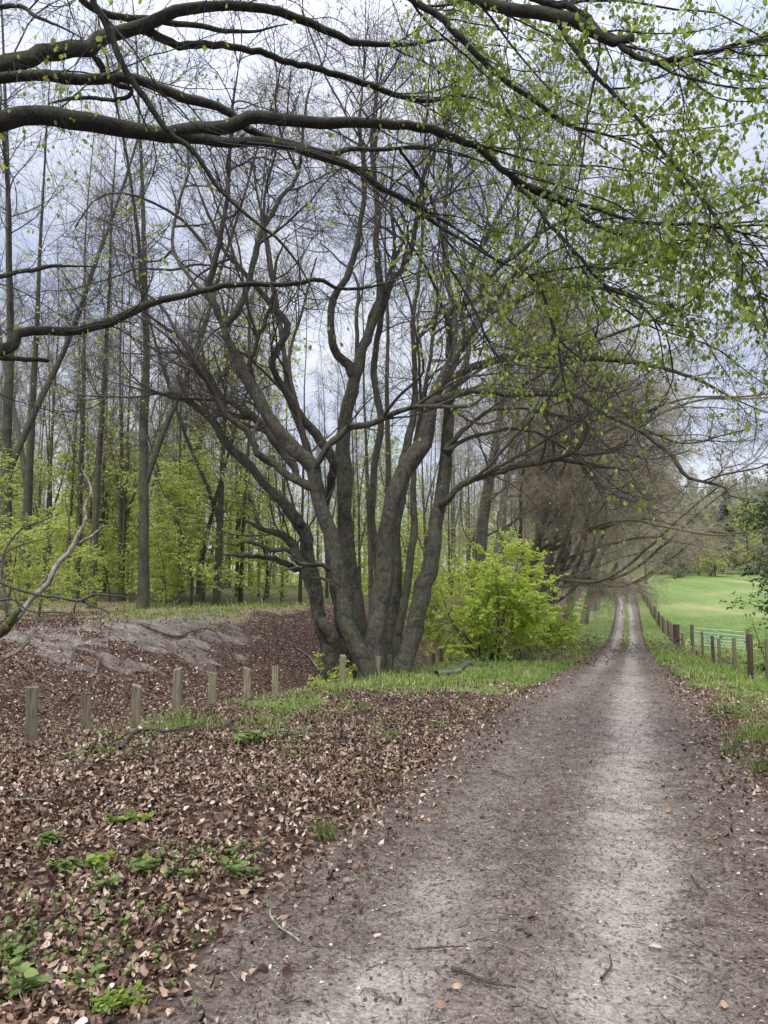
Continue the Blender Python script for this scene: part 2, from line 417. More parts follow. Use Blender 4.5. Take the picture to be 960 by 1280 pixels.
def ground_mat():
    m, nt, b = new_mat('earth')
    geo = nd(nt, 'ShaderNodeNewGeometry'); P = geo.outputs['Position']
    A = lambda n: nd(nt, 'ShaderNodeAttribute', _attribute_name=n).outputs['Fac']
    nF = noise(nt, P, 55, 5, .7); nM = noise(nt, P, 7, 5, .6); nL = noise(nt, P, .7, 4, .55); nG = noise(nt, P, 170, 3, .7)
    vo = nd(nt, 'ShaderNodeTexVoronoi', Scale=26., Randomness=1.); lk(nt, P, vo.inputs['Vector'])
    sepc = nd(nt, 'ShaderNodeSeparateColor'); lk(nt, vo.outputs['Color'], sepc.inputs[0])
    leafc = ramp(nt, sepc.outputs[0], [(0, (.02, .01, .008)), (.35, (.05, .029, .021)), (.7, (.11, .066, .046)), (.92, (.2, .13, .095)), (1, (.38, .29, .24))])
    leafc = mix(nt, mth(nt, 'MULTIPLY', nM, .6), leafc, (.04, .025, .02))
    # trodden soil and pale chalky wheel lines
    soil = ramp(nt, mth(nt, 'ADD', mth(nt, 'MULTIPLY', nF, .5), mth(nt, 'ADD', mth(nt, 'MULTIPLY', nM, .25), mth(nt, 'MULTIPLY', nG, .25))), [(.36, (.038, .028, .023)), (.5, (.128, .101, .083)), (.63, (.275, .233, .20))])
    chalk = ramp(nt, mth(nt, 'ADD', mth(nt, 'MULTIPLY', nF, .6), mth(nt, 'MULTIPLY', nG, .4)), [(.36, (.125, .103, .087)), (.5, (.33, .292, .25)), (.64, (.52, .475, .42))])
    rf = mth(nt, 'MULTIPLY', A('rut'), mth(nt, 'MULTIPLY_ADD', nM, 1.7), True); nt.nodes[-2].inputs[2].default_value = -.02
    soil = mix(nt, rf, soil, chalk)
    vs = nd(nt, 'ShaderNodeTexVoronoi', Scale=75.); lk(nt, P, vs.inputs['Vector'])
    sp = ramp(nt, vs.outputs['Distance'], [(.1, (1, 1, 1)), (.22, (0, 0, 0))])
    sepv = nd(nt, 'ShaderNodeSeparateColor'); lk(nt, vs.outputs['Color'], sepv.inputs[0])
    sel = ramp(nt, sepv.outputs[1], [(.86, (0, 0, 0)), (.9, (1, 1, 1))])
    soil = mix(nt, mth(nt, 'MULTIPLY', sp, sel), soil, (.46, .42, .39))
    grass = ramp(nt, mth(nt, 'ADD', mth(nt, 'MULTIPLY', nF, .45), mth(nt, 'MULTIPLY', nM, .55)), [(.3, (.06, .095, .022)), (.5, (.125, .18, .045)), (.68, (.21, .25, .09))])
    grass = mix(nt, ramp(nt, nL, [(.5, (0, 0, 0)), (.68, (.7, .7, .7))]), grass, (.2, .18, .10))
    mp = mapping(nt, P, (.06, .035, .0)); nf = noise(nt, mp, 1.6, 5, .6, .6)
    fieldc = ramp(nt, nf, [(.36, (.085, .15, .035)), (.5, (.14, .21, .055)), (.58, (.20, .24, .08)), (.68, (.36, .32, .18))])
    nQ = noise(nt, P, 1.7, 6, .7)
    fieldc = mix(nt, ramp(nt, nQ, [(.48, (0, 0, 0)), (.62, (.55, .55, .55))]), fieldc, (.27, .29, .12))
    fieldc = mix(nt, mth(nt, 'MULTIPLY', nM, .5), fieldc, (.085, .145, .035))
    mpb = mapping(nt, P, (.6, 1, 2.2)); nb = noise(nt, mpb, 2.2, 7, .7, .5)
    bare = ramp(nt, nb, [(.34, (.085, .068, .056)), (.48, (.165, .142, .122)), (.57, (.24, .215, .19)), (.68, (.35, .325, .295))])
    bare = mix(nt, mth(nt, 'MULTIPLY', nF, .5), bare, (.09, .07, .06))
    dry = ramp(nt, mth(nt, 'ADD', mth(nt, 'MULTIPLY', nF, .5), mth(nt, 'MULTIPLY', nM, .5)), [(.34, (.09, .07, .045)), (.5, (.19, .16, .09)), (.66, (.22, .23, .10))])
    wood = ramp(nt, nM, [(.35, (.06, .045, .03)), (.55, (.10, .10, .04)), (.7, (.12, .16, .05))])
    def edge(a, k=.55):
        return ramp(nt, mth(nt, 'ADD', a, mth(nt, 'MULTIPLY', nM, k)), [(.48 + k * .5 - .12, (0, 0, 0)), (.48 + k * .5 + .12, (1, 1, 1))])
    col = mix(nt, A('wood'), leafc, wood)
    col = mix(nt, edge(A('dry')), col, dry)
    col = mix(nt, edge(A('bare'), .7), col, bare)
    col = mix(nt, edge(A('grass'), .7), col, grass)
    col = mix(nt, A('field'), col, fieldc)
    col = mix(nt, edge(A('soil'), .6), col, soil)
    lk(nt, col, b.inputs['Base Color']); b.inputs['Roughness'].default_value = .95; b.inputs['Specular IOR Level'].default_value = .2
    bp = nd(nt, 'ShaderNodeBump', Strength=.8, Distance=.02)
    hh = mth(nt, 'ADD', mth(nt, 'MULTIPLY', nF, .8), mth(nt, 'ADD', mth(nt, 'MULTIPLY', nM, 1.1), mth(nt, 'MULTIPLY', vs.outputs['Distance'], .25)))
    lk(nt, hh, bp.inputs['Height']); lk(nt, bp.outputs[0], b.inputs['Normal'])
    return m
M_ground = ground_mat()

# ------------------------------------------------------------------ ground sheets
ys = np.concatenate([np.arange(-14, 1, .8), np.arange(1, 8, .07), np.arange(8, 16, .12), np.arange(16, 30, .25), np.arange(30, 60, .6), np.arange(60, 160, 1.5), np.arange(160, 420, 10)])
vs = np.concatenate([-np.geomspace(13, 260, 28)[::-1], np.arange(-12.9, -6, .16), np.arange(-6, 5, .085), np.arange(5, 12, .3), np.geomspace(12.3, 260, 30)])
YY, VV = np.meshgrid(ys, vs, indexing='ij')
XX = xpath(YY) + VV
ZZ = H(XX, YY)
MK = masks(XX, YY)
gv = np.stack([XX, YY, ZZ], -1).reshape(-1, 3)
ny, nv = YY.shape
ii, jj = np.meshgrid(np.arange(ny - 1), np.arange(nv - 1), indexing='ij')
gf = np.stack([ii * nv + jj, ii * nv + jj + 1, (ii + 1) * nv + jj + 1, (ii + 1) * nv + jj], -1).reshape(-1, 4)
vc = (vs[:-1] + vs[1:])[jj].ravel() / 2; yc = (ys[:-1] + ys[1:])[ii].ravel() / 2
sel_path = (np.abs(vc + .1) < 1.45) & (yc < 150); sel_field = (vc > 3.4) & (yc > 28) & (yc < 152)
for nm, sel in (('path', sel_path), ('meadow', sel_field), ('ground', ~(sel_path | sel_field))):
    f = gf[sel]; u, inv = np.unique(f, return_inverse=True)
    o = make(nm, gv[u], [inv.reshape(-1, 4)], M_ground)
    for k, a in MK.items():
        at_ = o.data.attributes.new(k, 'FLOAT', 'POINT'); at_.data.foreach_set('value', a.ravel()[u].astype(np.float32))
    tag(o, kind='structure')

# ------------------------------------------------------------------ scattered stuff on the ground
def scatter(n, y0, y1, cap, dens, extra=1.2, lo=-.56, hi=.56):
    y = y0 * (y1 / y0) ** rng.random(n)
    wid = (hi - lo) * y + 2 * extra
    x = lo * y - extra + wid * rng.random(n)
    d0 = n / math.log(y1 / y0) / y / wid
    k = rng.random(n) < np.minimum(1, cap / d0) * dens(x, y)
    return x[k], y[k]
def leafdens(x, y):
    v = x - xpath(y); m = masks(x, y)
    d = (1 - m['soil']) * (1 - .62 * m['bare']) * (1 - .75 * m['grass'] * sstep(5, 12, y)) * (1 - .7 * m['dry'])
    d = np.where(v > 0, d * (.5 + .5 * sstep(1, 5, v)) * sstep(40, 20, y), d)
    d = d + m['soil'] * (.012 + .16 * sstep(.7, 1.2, np.abs(v))) * (1 - m['rut'])
    d *= np.where((v < -1.2) & (v > -6) & (y > 8), 1 - .55 * sstep(8, 14, y), 1)
    d = d * (.35 + .65 * sstep(.36, .5, fbm(x * 1.7, y * 1.7, 61)))
    return np.clip(d, 0, 1)
x, y = scatter(600000, 2.0, 30, 3000, lambda x, y: leafdens(x, y) * np.clip(1.3 - .045 * y, .6, 1))
N = len(x); z = H(x, y)
a = rng.random(N) * 2 * math.pi
d = np.stack([np.cos(a), np.sin(a), rng.normal(size=N) * .4], -1)
nor = nrm(np.array([0, 0, 1.]) + rng.normal(size=(N, 3)) * .55)
ln = (.019 + .03 * rng.random(N) ** 1.3) * np.where(y > 12, 1.4, 1)
V, fs = leafround(np.stack([x, y, z + .003 + .02 * rng.random(N)], -1), d, nor, ln, .4 + .35 * rng.random(N), rng.normal(size=N) * .75, rng.normal(size=N) * .6, .055)
tag(make('leaf_litter', V, fs, M_litter), 'brown fallen beech leaves covering the bank and hollow', 'fallen leaves', kind='stuff')

def deb_dens(x, y):
    m = masks(x, y); v = x - xpath(y)
    return np.clip(m['soil'] * (1 - .72 * m['rut']) + .15, 0, 1)
x, y = scatter(120000, 2.0, 22, 650, deb_dens, .6, -.4, .56)
N = len(x); z = H(x, y); a = rng.random(N) * 6.283
L = .02 + .09 * rng.random(N) ** 3
dd = np.stack([np.cos(a), np.sin(a), rng.normal(size=N) * .12], -1)
p0 = np.stack([x, y, z + .006], -1)
P = np.stack([p0, p0 + dd * L[:, None] * .5 + rng.normal(size=(N, 3)) * .004, p0 + dd * L[:, None]], 1)
R = (.0009 + .0018 * rng.random(N) ** 2)[:, None] * np.array([1, .9, .5])
V, fs = tubes(P, R, 3)
mbd = MB().add(V, fs)
x, y = scatter(160000, 2.0, 16, 1500, deb_dens, .6, -.4, .56)
N = len(x); z = H(x, y); a = rng.random(N) * 6.283
V, fs = leafmesh(np.stack([x, y, z + .006], -1), np.stack([np.cos(a), np.sin(a), rng.normal(size=N) * .2], -1), nrm(np.array([0, 0, 1.]) + rng.normal(size=(N, 3)) * .3), .005 + .02 * rng.random(N) ** 2, .5, .2)
mbd.add(V, fs)
tag(mbd.build('twig_debris', M_debris, smooth=False), 'bark crumbs, bud scales and tiny twigs strewn over the track', 'debris', kind='stuff')

# pebbles
x, y = scatter(16000, 2.0, 18, 45, lambda x, y: np.clip(masks(x, y)['soil'] * .8 + .04, 0, 1), .6, -.4, .56)
N = len(x); z = H(x, y)
octv = np.array([[1, 0, 0], [-1, 0, 0], [0, 1, 0], [0, -1, 0], [0, 0, 1], [0, 0, -1.]])
s = (.003 + .008 * rng.random(N) ** 4)[:, None, None] * (.7 + .6 * rng.random((N, 6, 1)))
V = octv[None] * s * np.array([1, 1, .6]); a = rng.random(N)[:, None] * 6.283
V = np.stack([V[..., 0] * np.cos(a) - V[..., 1] * np.sin(a), V[..., 0] * np.sin(a) + V[..., 1] * np.cos(a), V[..., 2]], -1) + np.stack([x, y, z + .003], -1)[:, None]
f = np.array([[0, 2, 4], [2, 1, 4], [1, 3, 4], [3, 0, 4], [2, 0, 5], [1, 2, 5], [3, 1, 5], [0, 3, 5]])
f = (np.arange(N)[:, None, None] * 6 + f).reshape(-1, 3)
tag(make('pebbles', V.reshape(-1, 3), [f], M_chalk, smooth=False), 'pale chalk pebbles sprinkled over the track', 'pebbles', kind='stuff')

# little green shoots coming through the leaves
def wdens(x, y):
    v = x - xpath(y); m = masks(x, y)
    k = sstep(.56, .72, fbm(x * 1.3, y * 1.3, 141)) * (.4 + .6 * sstep(.45, .6, fbm(x * 5, y * 5, 143)))
    return (1 - m['soil']) * (1 - m['bare']) * k * np.where(v < 0, sstep(-9, -5, v), 1.)
x, y = scatter(60000, 2.2, 22, 260, wdens)
N = len(x); k = rng.integers(3, 6, N); idx = np.repeat(np.arange(N), k); Q = len(idx); a = rng.random(Q) * 6.283
hgt = (.015 + .045 * rng.random(N))[idx] * rng.uniform(.5, 1, Q)
d = np.stack([np.cos(a), np.sin(a), .35 * rng.normal(size=Q)], -1)
p = np.stack([x, y, H(x, y)], -1)[idx]
V, fs = leafround(p + np.stack([np.cos(a) * .006, np.sin(a) * .006, hgt + .012], -1), d, nrm(np.array([0, 0, 1.]) + rng.normal(size=(Q, 3)) * .35), .012 + .022 * rng.random(Q), .65, .2, -.2, .03)
mw = MB().add(V, fs)
V, fs = tubes(np.stack([p - [0, 0, .01], p + np.stack([np.cos(a) * .006, np.sin(a) * .006, hgt + .012], -1)], 1), np.full((Q, 2), .0012), 3); mw.add(V, fs)
tag(mw.build('weeds', M_herb), 'scattered tiny green shoots pushing up through dead leaves', 'weeds', kind='stuff')
# grass
def gdens(x, y):
    m = masks(x, y); v = x - xpath(y)
    return np.clip(m['grass'] * (1 - m['soil']) * (.06 + 1.5 * sstep(.42, .62, fbm(x * 3, y * 3, 77)) * (.25 + .75 * np.maximum(sstep(.4, .58, fbm(x * .8, y * .8, 79)), sstep(16, 26, y)))) * (1 - m['field'] * .5) + .5 * m['dry'] * sstep(.5, .6, fbm(x * 2, y * 2, 78)), 0, 1)
x, y = scatter(330000, 2.6, 75, 2600, gdens, 1.0, -.3, .56)
N = len(x); z = H(x, y); a = rng.random(N) * 6.283
ht = (.05 + .10 * rng.random(N) ** 1.5) * (1 + .8 * sstep(.55, .75, fbm(x * 2.2, y * 2.2, 90))) * np.clip(y / 14, 1, 1.5)
wd = .0025 * np.clip(y / 6, 1, 5)
lean = np.stack([np.cos(a), np.sin(a), np.zeros(N)], -1); b = np.stack([-np.sin(a), np.cos(a), np.zeros(N)], -1)
p = np.stack([x, y, z - .005], -1); up = np.array([0, 0, 1.])
bd = (.25 + .7 * rng.random(N))[:, None]
m1 = p + up * ht[:, None] * .6 + lean * ht[:, None] * bd * .3; tip = p + up * ht[:, None] * (1 - .25 * bd) + lean * ht[:, None] * bd
w3 = wd[:, None]
V = np.stack([p - b * w3, p + b * w3, m1 + b * w3 * .8, m1 - b * w3 * .8, tip], 1).reshape(-1, 3)
i = np.arange(N)[:, None] * 5
tag(make('grass', V, [i + np.array([[0, 1, 2, 3]]), i + np.array([[3, 2, 4]])], M_grass), 'short green and straw grass along both verges of the track', 'grass', kind='stuff')

# ------------------------------------------------------------------ main many-stemmed beech
SA = [  # stems: d0, d1, base?, pts
 (16.6, 16.2, [(462, 858, 44), (448, 825, 38), (434, 777, 34), (424, 710, 33), (413, 660, 31), (399, 620, 29), (390, 590, 30), (380, 570, 29), (344, 531, 27), (315, 485, 25), (303, 460, 24), (291, 435, 21), (279, 408, 18)]),
 (18.6, 17.5, [(412, 815, 36), (405, 785, 30), (394, 743, 28), (385, 690, 26), (375, 655, 25), (344, 618, 23), (311, 585, 21), (282, 547, 18), (258, 519, 16), (235, 498, 11), (222, 470, 8)]),
 (18.2, 18.0, [(418, 812, 30), (402, 772, 25), (384, 722, 22), (366, 682, 19), (352, 668, 16), (331, 662, 11), (305, 651, 6)]),
 (19.8, 21.5, [(450, 795, 46), (447, 765, 42), (436, 693, 35), (430, 618, 32), (430, 543, 30), (437, 502, 28), (446, 460, 24), (452, 438, 20), (466, 404, 17), (475, 379, 15), (476, 347, 14), (470, 310, 13), (472, 270, 12), (465, 200, 9), (468, 130, 7), (476, 60, 5)]),
 (17.3, 18.5, [(462, 848, 46), (467, 820, 42), (473, 752, 40), (482, 685, 38), (490, 627, 36), (506, 589, 35), (526, 552, 32), (540, 514, 29), (550, 485, 26), (567, 447, 22), (586, 420, 18), (612, 388, 13), (640, 352, 10), (673, 325, 8), (707, 308, 6), (760, 300, 4)]),
 (17.6, 19.8, [(503, 842, 44), (512, 810, 40), (523, 760, 36), (538, 700, 33), (548, 640, 29), (555, 580, 27), (560, 530, 25), (565, 475, 20), (567, 407, 15), (558, 340, 11), (556, 270, 8), (562, 190, 6), (556, 110, 4)]),
 (19.4, 20.6, [(488, 832, 32), (488, 790, 28), (491, 740, 25), (494, 690, 23), (498, 640, 20), (502, 590, 18), (512, 540, 15), (520, 480, 12), (516, 410, 10), (524, 340, 8), (530, 250, 6), (526, 160, 4)]),
 (19.0, 21.0, [(498, 835, 22), (502, 777, 18), (513, 710, 16), (519, 660, 15), (517, 602, 13), (522, 545, 11), (534, 480, 9), (540, 420, 8), (552, 350, 6), (560, 280, 4)]),
]
SA += [
 (19.6, 20.8, [(430, 812, 26), (420, 750, 22), (411, 695, 20), (404, 640, 19), (396, 595, 18), (378, 545, 16), (362, 490, 14), (354, 430, 12), (344, 370, 10), (334, 300, 8), (318, 220, 6), (322, 140, 4)]),
 (20.2, 22.0, [(478, 828, 24), (478, 770, 20), (470, 700, 18), (464, 640, 17), (468, 580, 16), (474, 520, 15), (466, 455, 13), (478, 390, 11), (492, 320, 9), (488, 240, 7), (500, 150, 5)]),
]
LB = [  # traced limbs
 (16.2, 15.0, [(279, 408, 15), (266, 379, 13), (261, 354, 12), (277, 300, 10), (284, 244, 8), (287, 191, 7), (291, 130, 5), (300, 70, 4)]),
 (16.2, 17.5, [(281, 410, 14), (303, 379, 12), (312, 347, 11), (319, 316, 10), (331, 285, 9), (347, 254, 8), (366, 229, 7), (376, 200, 6), (380, 150, 5), (392, 90, 4)]),
 (16.3, 14.6, [(391, 590, 18), (398, 581, 14), (411, 556, 12), (434, 537, 12), (473, 525, 10), (507, 512, 9), (540, 508, 7), (586, 508, 6), (612, 490, 4), (650, 478, 3)]),
 (16.5, 15.0, [(394, 612, 18), (375, 605, 15), (355, 592, 14), (325, 567, 12), (308, 539, 11), (279, 513, 11), (261, 478, 9), (250, 450, 8), (232, 428, 7), (205, 408, 6), (170, 385, 4), (130, 372, 3)]),
 (17.2, 18.5, [(386, 598, 20), (357, 568, 16), (328, 533, 14), (299, 510, 12), (276, 495, 11), (262, 470, 9), (240, 445, 7), (210, 440, 5), (170, 452, 3)]),
 (18.2, 17.0, [(258, 519, 11), (223, 495, 8), (200, 491, 6), (172, 487, 4), (150, 478, 3)]),
 (19.0, 17.5, [(426, 612, 22), (415, 577, 17), (394, 539, 15), (357, 493, 13), (342, 462, 12), (348, 435, 12), (359, 410, 11), (341, 385, 10), (325, 363, 9), (303, 335, 8), (282, 315, 6), (262, 270, 5), (240, 220, 4), (215, 180, 3)]),
 (20.4, 19.0, [(440, 470, 18), (430, 452, 16), (419, 438, 14), (412, 404, 13), (425, 366, 12), (440, 329, 10), (450, 285, 9), (456, 220, 8), (450, 150, 6), (458, 70, 4)]),
 (20.6, 22.5, [(441, 462, 17), (457, 423, 15), (470, 387, 13), (487, 357, 12), (512, 317, 10), (520, 273, 9), (530, 220, 7), (560, 150, 5), (575, 80, 3)]),
 (18.2, 15.5, [(562, 450, 18), (562, 420, 13), (562, 393, 12), (573, 383, 11), (597, 376, 10), (604, 355, 9), (622, 335, 8), (647, 318, 8), (680, 288, 7), (720, 272, 5), (770, 262, 4), (830, 270, 3)]),
 (18.0, 15.0, [(553, 478, 18), (590, 458, 14), (627, 450, 13), (673, 445, 12), (725, 447, 11), (793, 453, 9), (837, 463, 7), (880, 478, 5), (930, 505, 4), (975, 520, 3)]),
 (17.8, 13.5, [(549, 500, 16), (583, 490, 12), (605, 488, 11), (660, 492, 11), (720, 494, 10), (760, 517, 9), (800, 537, 8), (833, 562, 8), (856, 592, 7), (880, 602, 6), (904, 607, 6), (912, 619, 5), (930, 623, 4), (965, 628, 3)]),
 (17.8, 16.5, [(552, 632, 18), (566, 618, 12), (583, 602, 11), (612, 593, 10), (660, 580, 9), (710, 575, 8), (747, 582, 7), (790, 588, 5), (802, 580, 3)]),
 (17.0, 16.0, [(690, 577, 8), (705, 571, 6), (727, 567, 6), (760, 567, 4), (782, 557, 3), (800, 556, 2)]),
 (17.9, 17.6, [(558, 562, 14), (567, 550, 10), (582, 535, 8), (607, 516, 7), (640, 510, 5), (690, 517, 4), (740, 540, 3)]),
 (17.9, 18.5, [(556, 565, 12), (587, 547, 7), (627, 538, 6), (660, 538, 6), (693, 553, 5), (712, 566, 4), (740, 598, 3), (760, 640, 2)]),
 (18.4, 21.5, [(562, 500, 14), (576, 470, 11), (585, 430, 10), (580, 390, 9), (592, 330, 8), (612, 290, 7), (640, 230, 6), (650, 180, 5), (690, 110, 4)]),
 (18.6, 16.0, [(600, 402, 10), (640, 380, 9), (680, 362, 8), (730, 358, 7), (780, 365, 5), (830, 385, 4), (890, 400, 3)]),
 (18.3, 17.8, [(372, 712, 10), (346, 699, 9), (311, 695, 7), (290, 694, 6), (274, 691, 4)]),
 (18.1, 17.6, [(376, 700, 9), (360, 688, 8), (334, 686, 7), (311, 678, 6), (296, 681, 5), (281, 679, 4)]),
 (16.8, 16.2, [(420, 711, 9), (398, 706, 7), (375, 704, 6), (357, 692, 4)]),
 (16.9, 16.6, [(424, 735, 8), (405, 724, 5), (388, 722, 4)]),
 (16.9, 17.2, [(383, 703, 4), (362, 711, 4), (350, 716, 3)]),
 (18.0, 18.6, [(376, 656, 10), (366, 640, 8), (356, 625, 7), (348, 612, 5)]),
 (16.2, 15.2, [(305, 466, 12), (318, 440, 8), (331, 405, 7), (342, 370, 6), (345, 330, 5), (362, 290, 4)]),
 (16.4, 18.4, [(262, 376, 8), (240, 350, 7), (215, 310, 6), (222, 260, 5), (236, 215, 4), (232, 170, 3)]),
]
base_main, _ = at(475, 850, 17.6); base_main[2] = float(H(base_main[0], base_main[1]))
WK = .58
T = thing('beech_tree', base_main, 'large many-stemmed beech spreading from one base beside the track', 'tree')
stems = []; 
for (d0, d1, pts) in SA:
    P, R = traced(d0, d1, pts, 46, .006, base=True); stems.append((P, R))
    V, fs = tubes(P[None], R[None], 16, True, .14, seed=len(stems) * 7)
    make('trunk', V - base_main, fs, M_beech, T)
limbs = []; WK = .74
for (d0, d1, pts) in LB:
    P, R = traced(d0, d1, pts, 46, .01, attach=stems + limbs); limbs.append((P, R))
    V, fs = tubes(P[None], R[None], 8, True, .10, seed=len(limbs) * 5)
    make('limb', V - base_main, fs, M_beech, T)
PL = np.stack([p for p, _ in limbs[:18] + limbs[24:]]); RL = np.stack([r for _, r in limbs[:18] + limbs[24:]])
PS = np.stack([p for p, _ in stems]); RS = np.stack([r for _, r in stems])
tw = MB()
tipP, tipR = spawn(PL[[0, 1, 6, 7, 8, 16]], RL[[0, 1, 6, 7, 8, 16]], 3, .93, 1, (5, 30), (3, 5.5), 12, .10, (0, 0, .05), .008, .012, fall=.2)
tip2, tipR2 = spawn(PS[[3, 4, 5, 6, 7]], RS[[3, 4, 5, 6, 7]], 3, .9, 1, (5, 35), (3, 5.5), 12, .10, (0, 0, .05), .008, .012, fall=.2)
tipP = np.concatenate([tipP, tip2]); tipR = np.concatenate([tipR, tipR2])
xP, xR = spawn(PS[[0, 3, 3, 4, 5, 6, 7]], RS[[0, 3, 3, 4, 5, 6, 7]], 3, .42, .85, (18, 42), (4, 7.5), 20, .085, (0, 0, .045), .0115, .03, fall=.25, zig=.07)
x2P, x2R = spawn(PL, RL, 1, .25, .7, (25, 50), (2.5, 5), 20, .09, (0, 0, .04), .0115, .02, fall=.2, zig=.08)
xP = np.concatenate([xP, x2P]); xR = np.concatenate([xR, x2R])
tw.tubes(xP, xR, 7)
nX = spawn(xP, xR, 6, .15, 1, (25, 60), (1.2, 3.4), 12, .13, (0, 0, .03), .0095, .009, fall=.4)
nL = np.clip(np.linalg.norm(np.diff(PL, axis=1), axis=2).sum(1) * 1.8, 2, 14).astype(int)
nL[[10, 11]] = 8
l1a = spawn(PL, RL, nL, .2, 1, (25, 65), (1.5, 4.6), 12, .13, (0, 0, .035), .0115, .011, fall=.45)
l1b = spawn(PS, RS, 7, .55, 1, (25, 60), (2, 5), 12, .11, (0, 0, .05), .009, .01, fall=.5)
P1 = np.concatenate([l1a[0], l1b[0], tipP, nX[0]]); R1 = np.concatenate([l1a[1], l1b[1], tipR, nX[1]])
tw.tubes(P1, R1, 5)
P2, R2 = spawn(P1, R1, 8, .15, 1, (25, 65), (.7, 1.9), 7, .13, (0, 0, .03), .0075, .0045, fall=.4)
tw.tubes(P2, R2, 4)
P3, R3 = spawn(P2, R2, 6, .15, 1, (25, 65), (.35, .95), 5, .13, (0, 0, .02), .006, .003, fall=.35)
tw.tubes(P3, R3, 3)
P4, R4 = spawn(P3, R3, 2, .2, 1, (25, 60), (.15, .42), 3, .12, (0, 0, 0), .006, .0022)
tw.tubes(P4, R4, 3)
tw.build('twig_sprays', M_twig, T, off=base_main)
keepm = lambda p: .10 * sstep(1.2, 3.5, p[:, 0]) + .02
V, fs = leaves_on(P3, 3, .055, keep=keepm); make('leaves', V - base_main, fs, M_leaf, T)

